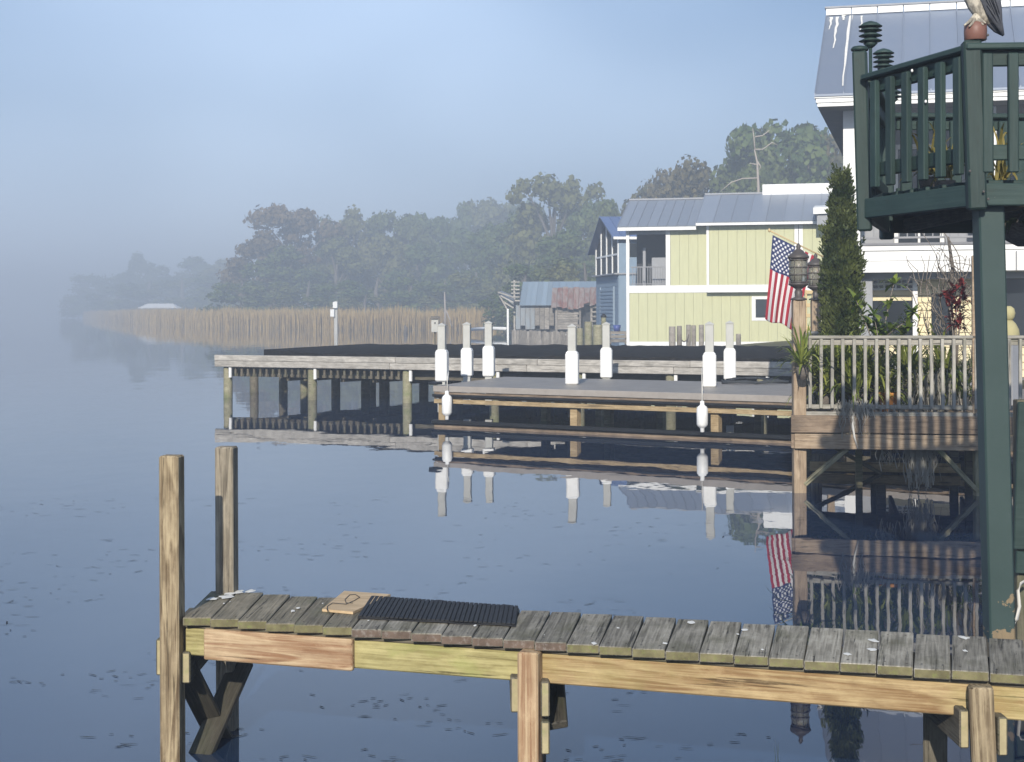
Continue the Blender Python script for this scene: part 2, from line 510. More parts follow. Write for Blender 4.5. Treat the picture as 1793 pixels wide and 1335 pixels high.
M_['conifer'] = leafmat('conifer_sprays', (.02, .036, .010), (.115, .135, .036), None, .12)
M_['strap'] = leafmat('strap_leaves', (.12, .17, .025), (.30, .32, .07), None, .25, .45)
M_['broad'] = leafmat('broad_leaves', (.09, .15, .02), (.22, .27, .05), None, .25, .4)
M_['redleaf'] = leafmat('red_leaves', (.13, .018, .018), (.24, .04, .035), None, .2)
M_['moss'] = leafmat('gray_moss', (.24, .23, .19), (.42, .40, .35), None, .15, .9)
M_['twig'] = plain('dry_twig', (.22, .19, .16), .9, .2)
M_['reed'] = leafmat('dry_reeds', (.42, .295, .105), (.58, .43, .18), None, .3, .8)
M_['weed'] = plain('floating_weed', (.045, .05, .055), .8, .1)

# ================================================================== setting: water, land, air
def water_mat():
    m, nt, b = newmat('lake_water')
    b.inputs['Base Color'].default_value = (.014, .031, .070, 1)
    b.inputs['Roughness'].default_value = .012
    b.inputs['IOR'].default_value = 1.48
    b.inputs['Specular IOR Level'].default_value = .5
    v = coords(nt, False, (1, .55, 1))
    n1 = noise_tex(nt, v, .55, 2.0, .5)
    n2 = noise_tex(nt, v, 3.2, 2.0, .5)
    h = mth(nt, 'ADD', n1, mth(nt, 'MULTIPLY', n2, .10))
    bump(nt, b, h, 1.0, .0075)
    return m
M_['water'] = water_mat()
wxs = [-1150, -300, -80, -20, 20, 80, 400]
wys = [-30, 0, 40, 120, 400, 1150]
V = [(x, y, 0) for y in wys for x in wxs]
F = [[j * 7 + i, j * 7 + i + 1, (j + 1) * 7 + i + 1, (j + 1) * 7 + i] for j in range(5) for i in range(6)]
water = mobj('water', V, F, M_['water'])
tag(water, 'calm dark blue lake mirroring the docks', 'lake', None, 'structure')

shore = [(-150, 625), (-78, 352), (-38, 226), (-19, 199), (-2.5, 198), (1.5, 150), (3.2, 112), (5.5, 92),
         (8.5, 66), (10.0, 48), (10.2, 36), (9.2, 28), (9.0, 25.5), (12, 22), (20, 17), (34, 11), (60, 5)]
V, F = [], []
offs = [(0, -.4), (.6, .35), (8, .55), (30, 1.3), (90, 3.2), (150, 4.0)]
dv = Vector((.42, .9, 0)).normalized()
for (x, y) in shore:
    for d, z in offs:
        k = d if y < 900 else d * .4
        V.append((x + dv.x * k, min(y + dv.y * k, 1140), z + (noise.noise((x * .1, (y + d) * .1, 0)) * .25 if d > 1 else 0)))
n = len(offs)
F = [[i * n + j, (i + 1) * n + j, (i + 1) * n + j + 1, i * n + j + 1] for i in range(len(shore) - 1) for j in range(n - 1)]
terrain = wmesh('terrain', V, F, M_['ground'], None, True)
tag(terrain, 'leafy wooded bank rising behind the reeds and houses', 'bank', None, 'structure')

def land_z(y): return .6 if y < 100 else 1.0

# ---- haze: one closed box of even, pale air
hz_m = bpy.data.materials.new('morning_haze'); hz_m.use_nodes = True
nt = hz_m.node_tree
nt.nodes.clear()
ho = nt.nodes.new('ShaderNodeOutputMaterial')
hv = nt.nodes.new('ShaderNodeVolumePrincipled')
hv.inputs['Color'].default_value = (.71, .785, .87, 1)
hv.inputs['Density'].default_value = .0036
hv.inputs['Anisotropy'].default_value = .1
nt.links.new(hv.outputs['Volume'], ho.inputs['Volume'])
x0, x1, y0, y1, z0, z1 = -1200, 450, -80, 1200, -1.4, 26.5
V = [(x, y, z) for x in (x0, x1) for y in (y0, y1) for z in (z0, z1)]
F = [[0, 1, 3, 2], [4, 6, 7, 5], [0, 4, 5, 1], [2, 3, 7, 6], [0, 2, 6, 4], [1, 5, 7, 3]]
haze = mobj('haze', V, F, hz_m, None, False, None, True)
tag(haze, 'pale blue morning mist lying over the lake', 'mist', None, 'stuff')
haze.display_type = 'WIRE'

# ================================================================== trees
def leafcloud(centres, radii, per, size, squash=.8, seed=0, shell=.55):
    """leaf-sized quads scattered through clumps"""
    g = np.random.default_rng(seed)
    V, F = [], []
    for c, r in zip(centres, radii):
        k = int(per * (r ** 2))
        d = g.normal(size=(k, 3)); d /= np.linalg.norm(d, axis=1)[:, None]
        rad = r * (shell + (1 - shell) * g.random(k)) * (.8 + .4 * g.random(k))
        pos = d * rad[:, None] * np.array([1, 1, squash]) + np.array(c)
        nrm = d + g.normal(size=(k, 3)) * .55
        nrm /= np.linalg.norm(nrm, axis=1)[:, None]
        t = np.cross(nrm, g.normal(size=(k, 3))); t /= np.linalg.norm(t, axis=1)[:, None]
        b = np.cross(nrm, t)
        s = size * (.55 + .9 * g.random(k))[:, None]
        q = np.stack([pos - t * s * .6 - b * s * .3, pos + t * s * .2 - b * s * .5, pos + t * s * .65 + b * s * .15, pos - t * s * .1 + b * s * .55], 1)
        base = len(V)
        V.extend(q.reshape(-1, 3).tolist())
        F.extend([[base + 4 * i, base + 4 * i + 1, base + 4 * i + 2, base + 4 * i + 3] for i in range(k)])
    return V, F

def make_tree_mesh(kind, seed):
    """unit sized: total height about 10, crown radius about 4"""
    g = random.Random(seed)
    cs, rs, limbs = [], [], []
    if kind == 'round':
        for i in range(26):
            a = g.uniform(0, 6.28); h = g.uniform(.0, 1) ** .8
            w = 3.6 * math.sin(math.pi * (.18 + .75 * h)) * g.uniform(.35, 1.0)
            cs.append((w * math.cos(a), w * math.sin(a), 2.2 + 6.4 * h)); rs.append(g.uniform(.75, 1.35) * (1.1 - .35 * h))
        cs.append((g.uniform(-.5, .5), 0, 9.0)); rs.append(1.0)
    elif kind == 'flat':
        for i in range(24):
            a = g.uniform(0, 6.28); h = g.random()
            w = (2.0 + 2.2 * h) * g.uniform(.2, 1)
            cs.append((w * math.cos(a), w * math.sin(a), 4.0 + 5.0 * h - .04 * w * w)); rs.append(g.uniform(.6, 1.15))
        for i in range(8):
            a = g.uniform(0, 6.28); w = g.uniform(.5, 3.4)
            cs.append((w * math.cos(a), w * math.sin(a), g.uniform(1.5, 4))); rs.append(g.uniform(.8, 1.3))
    elif kind == 'tall':
        for i in range(14):
            a = g.uniform(0, 6.28); w = g.uniform(.2, 1) * 2.6
            cs.append((w * math.cos(a), w * math.sin(a), g.uniform(6.4, 9.2) - .1 * w)); rs.append(g.uniform(.6, 1.1))
        cs.append((3.3, .4, 8.4)); rs.append(.8); cs.append((3.6, -.3, 7.4)); rs.append(.55); cs.append((-2.9, .3, 8.0)); rs.append(.7)
        for i in range(20):
            a = g.uniform(0, 6.28); w = g.uniform(.2, 1) * 3.0
            cs.append((w * math.cos(a), w * math.sin(a), g.uniform(1, 6.0))); rs.append(g.uniform(.8, 1.3))
    else:  # bush
        for i in range(18):
            a = g.uniform(0, 6.28); h = g.random()
            w = 4.2 * math.sqrt(1 - .8 * h) * g.uniform(.2, 1)
            cs.append((w * math.cos(a), w * math.sin(a), .5 + 7.5 * h * g.uniform(.6, 1.1))); rs.append(g.uniform(.9, 1.6))
    if kind in ('round', 'flat'): rs = [r * 1.18 for r in rs]
    V, F = leafcloud(cs, rs, 150 if kind != 'bush' else 120, .29, .8, seed)
    tv, tf = [], []
    def addtube(p, r, n=6):
        v, f = tube_geo(p, r, n); o = len(tv); tv.extend(v); tf.extend([[i + o for i in q] for q in f])
    addtube([(0, 0, -.6), (.1, .05, 2.5), (-.1, .1, 5), (.1, 0, 7.5)], [.36, .28, .2, .06])
    for c, r in list(zip(cs, rs))[::3]:
        z0 = max(1.0, c[2] * .55)
        addtube([(0, 0, z0), (c[0] * .5, c[1] * .5, (z0 + c[2]) / 2 + .2), c], [.13, .09, .03], 5)
    return V, F, tv, tf

TREE = {}
for kind, seeds in (('round', (1, 2, 3)), ('flat', (4, 5)), ('tall', (6,)), ('bush', (7, 8))):
    for s in seeds:
        V, F, tv, tf = make_tree_mesh(kind, s)
        TREE.setdefault(kind, []).append((mesh_of('crown_' + kind, V, F, [M_['leaf']]), mesh_of('trunk_' + kind, tv, tf, [M_['bark']], True)))
TREE_OAK = {k: [] for k in TREE}
for k in TREE:
    for c, t in TREE[k]:
        c2 = c.copy(); c2.materials[0] = M_['leaf_oak']; TREE_OAK[k].append((c2, t))

ORD = ('first second third fourth fifth sixth seventh eighth ninth tenth eleventh twelfth thirteenth fourteenth fifteenth sixteenth seventeenth eighteenth nineteenth twentieth').split()
def relabel(group, text):
    """number the members of a group by where they stand, from the left"""
    mem = sorted((o for o in scene.objects if o.parent is None and o.get('group') == group), key=lambda o: o.location.x / o.location.y)
    for o, w in zip(mem, ORD): o['label'] = text.format(w)
tcount = 0
YS = 1.0
def tree(px, top, Y, wpx, kind, label, group, base=None, oak=False, name='tree'):
    global tcount
    Y *= YS
    tcount += 1
    g = random.Random(tcount * 13)
    p = P(px, top, Y)
    zb = land_z(Y) if base is None else base
    h = p.z - zb
    sz = h / 9.8
    sx = (wpx * Y / FPX) / 8.4 * 1.35
    crown, trunk = g.choice((TREE_OAK if oak else TREE)[kind])
    t = thing(name, label, 'tree' if name == 'tree' else 'shrub', (p.x, Y, zb), group)
    M = T((p.x, Y, zb)) @ Matrix.Rotation(g.uniform(0, 6.28) if kind != 'tall' else 0.3, 4, 'Z') @ Matrix.Diagonal((sx, sx, sz, 1))
    obj('crown', crown, t, M)
    if name == 'tree': obj('trunk', trunk, t, M)
    else: obj('stem', trunk, t, M)
    return t

FARL, FARG = 'tree barely showing through thick mist beyond the left end of the reeds', 'trees lost in the mist'
for px, top, Y, w, k in ((150, 468, 640, 90, 'bush'), (185, 458, 620, 100, 'bush'), (222, 452, 600, 90, 'bush'), (245, 443, 600, 60, 'round'), (292, 449, 580, 100, 'bush'), (340, 450, 560, 110, 'round'), (392, 455, 500, 100, 'round'),
                         (318, 462, 480, 120, 'bush'), (262, 470, 500, 120, 'bush'), (375, 470, 440, 120, 'bush'), (205, 478, 540, 110, 'bush'), (415, 462, 380, 90, 'bush')):
    tree(px, top, Y, w, k, FARL, FARG)
YS = 1.12
tree(455, 402, 238, 110, 'round', 'hazy rounded tree at the left edge of the clear wood, lower than its brown neighbour', 'trees behind the reeds', None, True)
tree(518, 355, 240, 125, 'flat', 'tall brownish flat topped tree standing above the left end of the wood', 'trees behind the reeds', None, True)
MIDL, MIDG = 'misty green tree in the wood behind the reeds between the brown tree and the boathouse', 'trees in the middle of the wood'
for px, top, Y, w, k in ((573, 380, 245, 70, 'round'), (612, 364, 245, 90, 'round'), (655, 384, 250, 80, 'round'), (702, 366, 250, 90, 'flat'), (760, 370, 255, 95, 'flat'),
                         (732, 390, 245, 80, 'round'), (812, 356, 275, 70, 'round'), (855, 342, 290, 110, 'flat'), (905, 350, 290, 100, 'flat'), (800, 400, 240, 110, 'round'),
                         (860, 392, 215, 110, 'round'), (905, 372, 205, 110, 'round'), (680, 410, 235, 110, 'round'), (590, 415, 232, 110, 'round'), (500, 430, 228, 120, 'round'), (745, 425, 230, 120, 'round')):
    tree(px, top, Y, w, k, MIDL, MIDG)
tree(968, 296, 185, 150, 'tall', 'tallest dark tree with a clumped crown above the rusty boathouse', 'trees behind the reeds')
tree(935, 352, 190, 110, 'round', 'broad tree just left of the tallest dark tree above the boathouse', 'trees behind the reeds')
tree(1032, 352, 180, 100, 'round', 'tree between the tallest dark tree and the blue house roof', 'trees behind the reeds')
tree(1062, 346, 170, 90, 'round', 'dark tree rising right behind the blue house gable', 'trees behind the reeds')
tree(985, 400, 165, 130, 'round', 'dense dark tree filling in below the tallest tree behind the boathouse', 'trees behind the reeds', .7)
YS = 1.08
LOWL, LOWG = 'low leafy shrub along the bank behind the golden reeds', 'shrubs behind the reeds'
for px, top, Y, w in ((425, 470, 222, 110), (480, 478, 216, 110), (540, 470, 214, 110), (600, 476, 210, 110), (660, 462, 212, 120), (720, 470, 208, 110),
                      (780, 466, 206, 120), (835, 450, 204, 130), (885, 462, 203, 110), (640, 500, 206, 90), (560, 505, 206, 100), (760, 500, 204, 90), (850, 496, 202, 100)):
    tree(px, top, Y, w, 'bush', LOWL, LOWG, .5, False, 'shrub')
YS = 1.0
BHL, BHG = 'leafy shrub growing close behind the rusty boathouse', 'shrubs behind the boathouse'
for px, top, Y, w in ((920, 440, 160, 130), (975, 430, 150, 130), (1025, 425, 145, 130), (1050, 440, 130, 100), (890, 480, 165, 90)):
    tree(px, top, Y, w, 'bush', BHL, BHG, .5, False, 'shrub')
YS = 1.2
HG = 'trees on the rise'
for px, top, Y, w, k, oak in ((1098, 340, 150, 80, 'flat', False), (1130, 318, 142, 110, 'round', True), (1165, 297, 136, 130, 'round', True), (1205, 284, 132, 140, 'flat', True), (1250, 267, 128, 140, 'flat', True),
                              (1292, 250, 124, 130, 'round', False), (1450, 240, 118, 130, 'round', True), (1490, 252, 116, 120, 'round', True), (1115, 352, 128, 130, 'bush', False), (1180, 322, 122, 150, 'bush', True), (1240, 306, 118, 160, 'bush', False),
                              (1300, 285, 114, 160, 'bush', True), (1360, 268, 112, 170, 'bush', False), (1420, 262, 111, 160, 'bush', False), (1475, 285, 108, 140, 'bush', False), (1340, 250, 117, 130, 'round', False), (1418, 228, 120, 120, 'round', False)):
    tree(px, top, Y, w, k, 'tree', HG, 1.0, oak)
tree(1385, 201, 118, 190, 'flat', 'tallest green tree with a spreading crown behind the yellow house', 'trees behind the yellow house', 1.0)
tree(1325, 226, 121, 100, 'round', 'reddish brown tree leaning against the tallest tree behind the yellow house', 'trees behind the yellow house', 1.0, True)

# bare snag with pale limbs behind the yellow house
sn = thing('dead_tree', 'bare pale dead tree with crooked limbs behind the yellow house ridge', 'tree', (P(1327, 340, 108).x, 108, 1.0))
Yd = 108
tube('trunk', [P(1330, 420, Yd), P(1328, 330, Yd), P(1326, 285, Yd), P(1321, 262, Yd)], [.12, .10, .075, .04], M_['snag'], sn)
for pts in ([(1329, 312), (1300, 313), (1280, 320), (1262, 335)], [(1327, 289), (1312, 286)], [(1326, 283), (1332, 292), (1330, 298)],
            [(1321, 262), (1335, 262), (1352, 250), (1362, 255)], [(1322, 240), (1335, 238), (1347, 229), (1344, 224)], [(1322, 263), (1320, 240), (1318, 225)]):
    tube('limb', [P(a, b, Yd) for a, b in pts], [.06] + [.045] * (len(pts) - 2) + [.02], M_['snag'], sn, 6)

relabel('trees lost in the mist', '{} tree from the left in the faint misty tree line')
relabel('trees in the middle of the wood', '{} misty green tree from the left in the wood behind the reeds')
relabel('shrubs behind the reeds', '{} low shrub from the left along the bank behind the reeds')
relabel('shrubs behind the boathouse', '{} shrub from the left close behind the rusty boathouse')
relabel('trees on the rise', '{} tree from the left in the wood behind the yellow house roof')
# ================================================================== reeds
reed_line = [(-168, 625), (-80, 336), (-58, 262), (-38, 212), (-19.6, 187), (-8, 185), (-1.5, 183)]
V, F = [], []
seg = [(Vector((*reed_line[i], 0)), Vector((*reed_line[i + 1], 0))) for i in range(len(reed_line) - 1)]
wts = np.array([(b - a).length / (.5 * (a.y + b.y)) ** .8 for a, b in seg]); wts /= wts.sum()
for k in range(42000):
    a, b = seg[int(rng.choice(len(seg), p=wts))]
    p = a.lerp(b, rng.random())
    d = abs(rng.normal()) * 5.0 + .8 * noise.noise((p.x * .15, p.y * .15, 2.0))
    p = p + Vector((.35, .93, 0)) * d
    clump = noise.noise((p.x * .25, p.y * .25, 5.0))
    h = 2.25 + .7 * clump + .3 * rng.normal()
    w = (.012 + .022 * rng.random()) * (1 + p.y / 300)
    ang = rng.random() * 3.14
    lean = rng.normal(size=2) * .14
    tx, ty = math.cos(ang) * w, math.sin(ang) * w
    i = len(V)
    V += [(p.x - tx, p.y - ty, -.05), (p.x + tx, p.y + ty, -.05), (p.x + lean[0] * .5 + tx * 1.3, p.y + lean[1] * .5 + ty * 1.3, h * .6),
          (p.x + lean[0] + tx * .2, p.y + lean[1] + ty * .2, h), (p.x + lean[0] * .5 - tx * 1.1, p.y + lean[1] * .5 - ty * 1.1, h * .62)]
    F.append([i, i + 1, i + 2, i + 3, i + 4])
reeds = wmesh('reeds', V, F, M_['reed'], None, False, False)
tag(reeds, 'band of golden brown reeds along the far bank', 'reeds', None, 'stuff')

# ---- scraps of weed floating on the water
V, F = [], []
def scrap(x, y, L, w, a, up=0):
    i = len(V); n = 5
    ca, sa = math.cos(a), math.sin(a)
    bend = rng.normal() * .25 * L
    for k in range(n):
        t = k / (n - 1) - .5
        ww = w * (1 - (2 * abs(t)) ** 2 * .8)
        cxx, cyy = x + ca * t * L - sa * bend * (t * t - .1), y + sa * t * L + ca * bend * (t * t - .1)
        V.append((cxx + sa * ww, cyy - ca * ww, .004)); V.append((cxx - sa * ww, cyy + ca * ww, .004 + up * (t + .5)))
    for k in range(n - 1):
        F.append([i + 2 * k, i + 2 * k + 2, i + 2 * k + 3, i + 2 * k + 1])
for k in range(1500):
    py = 870 + 470 * rng.random() ** 1.15
    px = rng.random() * 1500 - 30
    p = W(px, py, 0)
    if noise.noise((px * .006, py * .018, 1.3)) < .02 + .22 * rng.random(): continue
    s = (py - 545) / 2.1 / 140
    scrap(p.x, p.y, (.04 + .12 * rng.random() ** 2) / s ** .5, .002 + .005 * rng.random(), rng.normal() * .5, .0)
wd = wmesh('floating_weed', V, F, M_['weed'], None, False, False)
tag(wd, 'dark scraps of leaf and weed scattered on the still water', 'weed', None, 'stuff')

# ================================================================== near finger pier
ZD = .69                                   # top of the planks
TH = .038
FL, BL = W(322, 1079, ZD), W(368, 1034, ZD)
FRt, BRt = W(1702, 1175, ZD), W(1700, 1116, ZD)
dF, dB = (FRt - FL), (BRt - BL)
NB = 24.55                                 # boards between the left end and px 1702
dock = thing('wooden_pier', 'weathered wooden finger pier with tan posts in the foreground water', 'pier', (FL.x, FL.y, 0))
us = dF.normalized()                       # along the pier
vs = (BL - FL).normalized()
for i in range(29):
    t0, t1 = i / NB, (i + 1) / NB
    f0, f1 = FL + dF * t0, FL + dF * t1
    b0, b1 = BL + dB * t0, BL + dB * t1
    gap = .0035
    j = random.uniform(-.006, .006)
    fm, bm_ = (f0 + f1) / 2, (b0 + b1) / 2
    ax = (bm_ - fm).normalized()
    wd = ((f1 - f0) - ax * (f1 - f0).dot(ax)).length - gap
    dark = i < 6
    if i < 6: endm = M_['plank_end']
    elif i < 13: endm = M_['plank_end2']
    else: endm = M_['plank_end']
    dz = random.uniform(-.002, .002)
    a = fm - ax * (.012 + j) + Vector((0, 0, -TH / 2 + dz))
    b = bm_ + ax * (.01 + random.uniform(-.01, .01)) + Vector((0, 0, -TH / 2 + dz))
    o = beam('plank', a, b, wd, TH, [M_['plank_dark'] if dark else M_['plank'], endm], dock, (0, 0, 1), .0035, True)
# nail heads, two at each end of every plank
V, F = [], []
for i in range(29):
    t = (i + .5) / NB
    f_, b_ = FL + dF * t, BL + dB * t
    for e in (.075, .9):
        for sx in (-.28, .28):
            c = f_.lerp(b_, e) + dF / NB * sx + Vector((random.uniform(-.006, .006), random.uniform(-.01, .01), .0028))
            k0 = len(V); V.append(c + Vector((0, 0, .001)))
            for k in range(6): V.append(c + Vector((math.cos(k * 1.047) * .0055, math.sin(k * 1.047) * .0055, 0)))
            for k in range(6): F.append([k0, k0 + 1 + k, k0 + 1 + (k + 1) % 6])
nl = wmesh('nail_heads', V, F, plain('rusty_nail', (.045, .03, .022), .7), dock)
nl['kind'] = 'stuff'
ext = 28 / NB
zt = ZD - TH - .003
def along(t, off, z):                      # point along the front edge, set back by off
    p = FL + dF * t + vs * off
    return Vector((p.x, p.y, z))
# front stringers, the middle one stained green by algae
H6 = .125
tm, tr_ = (908 - 322) / 1380 * 0.995, .9965   # posts along the front edge
def tpx(px):                               # parameter along the front edge for a picture column
    lo, hi = -.2, 1.4
    for _ in range(40):
        m = (lo + hi) / 2; p = FL + dF * m
        if CX + FPX * p.x / p.y < px: lo = m
        else: hi = m
    return lo
tm, tr_ = tpx(925), tpx(1712)
GAPZ = .02
beam('stringer', along(.002, .045, zt - GAPZ - H6 / 2), along(tm + .005, .045, zt - GAPZ - H6 / 2), .038, H6, M_['pine_green'], dock)
beam('stringer', along(tm + .012, .045, zt - GAPZ - H6 / 2), along(tr_ - .002, .045, zt - GAPZ - H6 / 2), .038, H6, M_['pine'], dock)
beam('stringer', along(tr_ + .006, .045, zt - GAPZ - H6 / 2), along(ext, .045, zt - GAPZ - H6 / 2), .038, H6, M_['pine'], dock)
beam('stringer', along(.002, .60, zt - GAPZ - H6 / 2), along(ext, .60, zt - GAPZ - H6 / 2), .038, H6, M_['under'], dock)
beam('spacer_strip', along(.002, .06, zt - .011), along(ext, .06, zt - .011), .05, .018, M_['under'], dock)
beam('patch_board', along(tpx(356), .008, zt - .012 - .07), along(tpx(616), .008, zt - .012 - .07), .03, .142, M_['pine_red'], dock)
PW = .094
def post(px, Y, z0, z1, mat, lean=(0, 0), rot=.30, w=PW):
    p = P(px, 900, Y)
    a, b = Vector((p.x, Y, z0)), Vector((p.x + lean[0], Y + lean[1], z1))
    return beam('post', a, b, w, w, mat, dock, (math.sin(rot), math.cos(rot), 0), .008)
sL = FPX / FL.y
# left pair of tall posts
yf = FL.y + .02
post(301, yf, -.6, EYE - (797 - 547) * yf / FPX, M_['post'], (0, 0), .14)
yb = BL.y - .045
post(397, yb, -.6, EYE - (782 - 547) * yb / FPX, M_['post_gray'], (0, 0), .14)
# mid and right posts stop under the planks
pm = along(tm, -.03, 0)
beam('post', (pm.x, pm.y, -.6), (pm.x, pm.y, zt + .002), .09, .09, M_['pine_red'], dock, (.25, .97, 0), .008)
pr = along(tr_, -.03, 0)
beam('post', (pr.x + .03, pr.y - .05, -.6), (pr.x - .005, pr.y, zt - .008), .092, .092, M_['post'], dock, (.2, .98, 0), .008)
pmb, prb = pm + vs * .66, pr + vs * .66
beam('post', (pmb.x + .03, pmb.y, -.6), (pmb.x + .03, pmb.y, zt - .01), .1, .1, M_['under'], dock, (.25, .97, 0), .008)
beam('post', (prb.x, prb.y, -.6), (prb.x, prb.y, zt - .01), .1, .1, M_['under'], dock, (.25, .97, 0), .008)
# cross ledgers clamped on both sides of each post pair, ends showing
zl = zt - GAPZ - H6
EG = paint('end_grain', (.40, .34, .20), .85, .25, (.24, .27, .10), .6, 14.0, .2, .3)
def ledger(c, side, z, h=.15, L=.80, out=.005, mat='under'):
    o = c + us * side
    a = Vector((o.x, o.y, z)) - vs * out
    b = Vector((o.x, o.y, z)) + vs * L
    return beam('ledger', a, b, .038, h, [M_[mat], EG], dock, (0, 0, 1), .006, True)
pl = Vector((P(301, 900, yf).x, yf, 0))
pz = P(301, 1155, yf).z
ledger(pl, -.072, pz + .0, .17, .82, -.02)
ledger(pl, .072, P(320, 1168, yf).z, .145, .82, .0)
ledger(pm, -.068, P(898, 1218, pm.y).z, .15, .80, .02)
ledger(pm, .068, P(950, 1221, pm.y).z, .15, .80, .02)
ledger(pm, .068, P(950, 1289, pm.y).z, .14, .80, .015)
ledger(pr, -.07, P(1686, 1278, pr.y).z, .15, .80, .02)
ledger(pr, .073, P(1750, 1285, pr.y).z, .15, .80, .02)
# diagonal braces under the left end and behind the mid post, their shade in the timber colour
beam('brace', P(320, 1165, yf + .08), P(412, 1345, yb + .03), .038, .12, M_['shadedark'], dock, (1, 0, .2))
beam('brace', P(330, 1370, yf + .05), P(424, 1160, yb + .02), .038, .12, M_['shadedark'], dock, (1, 0, .2))
beam('brace', pm + Vector((.1, .1, .30)), pmb + Vector((.10, 0, zl - .02)), .038, .13, M_['shadedark'], dock, (1, 0, .2))

# droppings splashed on the planks: thin crusts lying on the wood
DROP = paint('chalky_droppings', (.72, .71, .66), .9, .15, (.4, .39, .35), .5, 20, .2, .4)
V, F = [], []
def splat(px, py, r, ar=2.0, n=11):
    c = W(px, py, ZD)
    i = len(V); V.append((c.x, c.y, ZD + .006))
    for k in range(n):
        q = 6.283 * k / n; rr = r * random.uniform(.55, 1.15)
        V.append((c.x + math.cos(q) * rr * ar * .45, c.y + math.sin(q) * rr * 2.0, ZD + .0035))
    for k in range(n): F.append([i, i + 1 + k, i + 1 + (k + 1) % n])
for px, py, r, ar in ((418, 1037, .03, 2.2), (440, 1036, .025, 3), (395, 1046, .03, 3), (372, 1050, .025, 3), (404, 1040, .03, 3), (513, 1071, .018, 1.5), (522, 1066, .012, 2), (392, 1058, .009, 1.5), (403, 1055, .007, 1),
                      (565, 1058, .008, 1.5), (953, 1113, .006, 1), (1082, 1101, .01, 1.5), (1210, 1091, .02, 2), (1303, 1104, .016, 2.5), (1292, 1112, .008, 2), (1530, 1123, .022, 2.2), (1527, 1139, .024, 2.0), (1483, 1147, .016, 2.4),
                      (1688, 1118, .02, 2.6), (1690, 1141, .012, 2), (1335, 1139, .01, 2), (1040, 1128, .014, 2.2), (1165, 1128, .014, 2.0), (832, 1097, .012, 1.3), (645, 1088, .008, 1.5)):
    splat(px, py, r, ar)
dr = wmesh('bird_droppings', V, F, DROP, None, False, True)
tag(dr, 'chalky white bird droppings splashed on the pier planks', 'droppings', None, 'stuff')

# ---- ribbed rubber mat
mat_c = [W(626, 1083, ZD + .004), W(650, 1047, ZD + .004), W(908, 1065, ZD + .004), W(903, 1097, ZD + .004)]
mat_t = thing('rubber_mat', 'black ribbed rubber mat lying across the pier planks', 'mat', (mat_c[0].x, mat_c[0].y, ZD))
def q4(c, a, b): return c[0].lerp(c[3], a).lerp(c[1].lerp(c[2], a), b)
nb = 10; na = 40
V = [q4(mat_c, a / na, b / nb) + Vector((0, 0, .003 + .003 * math.sin(a * .4) + .002 * random.random() + (.006 if b == nb and a % 6 < 3 else 0))) for b in range(nb + 1) for a in range(na + 1)]
nV = len(V)
V += [v - Vector((0, 0, .006)) for v in V]
F = [[b * (na + 1) + a, b * (na + 1) + a + 1, (b + 1) * (na + 1) + a + 1, (b + 1) * (na + 1) + a] for b in range(nb) for a in range(na)]
F += [[x + nV for x in f[::-1]] for f in F]
bd = [a for a in range(na + 1)] + [b * (na + 1) + na for b in range(1, nb + 1)] + [nb * (na + 1) + a for a in range(na - 1, -1, -1)] + [b * (na + 1) for b in range(nb - 1, 0, -1)]
F += [[bd[i], bd[(i + 1) % len(bd)], bd[(i + 1) % len(bd)] + nV, bd[i] + nV] for i in range(len(bd))]
wmesh('sheet', V, F, M_['rubber'], mat_t)
for k in range(34):
    a = (k + .5) / 34
    beam('rib', q4(mat_c, a, .012) + Vector((0, 0, .0085)), q4(mat_c, a, .985) + Vector((0, 0, .0095)), .018, .007, M_['rubber'], mat_t, (0, 0, 1), .003)

# ---- plywood offcut with a loop of wire lying on it
pc = [W(564, 1071, ZD + .003), W(603, 1039, ZD + .003), W(684, 1045, ZD + .003), W(618, 1076, ZD + .003)]
V = [p + Vector((0, 0, .012)) for p in pc] + pc
pb = wmesh('plywood_board', V, [[0, 1, 2, 3], [7, 6, 5, 4], [0, 4, 5, 1], [1, 5, 6, 2], [2, 6, 7, 3], [3, 7, 4, 0]], M_['ply'])
tag(pb, 'tan plywood offcut half under the rubber mat', 'board')
zz = ZD + .0175
loop = [(572, 1066), (574, 1072), (573, 1062), (582, 1056), (594, 1057), (606, 1058), (620, 1052), (630, 1046), (622, 1041), (612, 1042), (604, 1050), (606, 1056), (618, 1056)]
wl_ = tube('wire_loop', [W(a, b, zz) for a, b in loop], .0017, M_['darkrope'], None, 5)
tag(wl_, 'dark bent wire looped on the plywood offcut', 'wire')

# ================================================================== boat dock with white posts
ZM = .745
a0, a1 = W(762, 676, ZM), W(1388, 694, ZM)
dd = (a1 - a0).normalized()
fm_ = Fr((a0.x, a0.y), math.atan2(-dd.y, dd.x))
back = W(830, 658.5, ZM)
bu = (back - a0).dot(fm_.u); bv = (back - a0).dot(fm_.v)
LM = (a1 - a0).length + 3.5
md = thing('boat_dock', 'low gray boat dock with white sleeved posts beside the wooden balcony', 'dock', (a0.x, a0.y, 0))
nd_ = 22
for k in range(nd_):
    t0, t1 = k / nd_, (k + 1) / nd_
    v0, v1 = bv * t0 + .006, bv * t1 - .004
    sh = bu * (t0 + t1) / 2 * .6
    fm_.box('deck_board', sh, LM, v0, v1, ZM - .03, ZM, M_['deckwet'], md, .004)
S96 = FPX / a0.y
def zpx(y0, y1, base=676): return ZM - (y0 - base) / S96, ZM - (y1 - base) / S96
fm_.box('fascia', -.02, LM, -.04, -.002, *zpx(686, 675.6), M_['composite'], md)
fm_.box('rub_board', 0, LM, -.03, .03, *zpx(697, 687), M_['brown'], md)
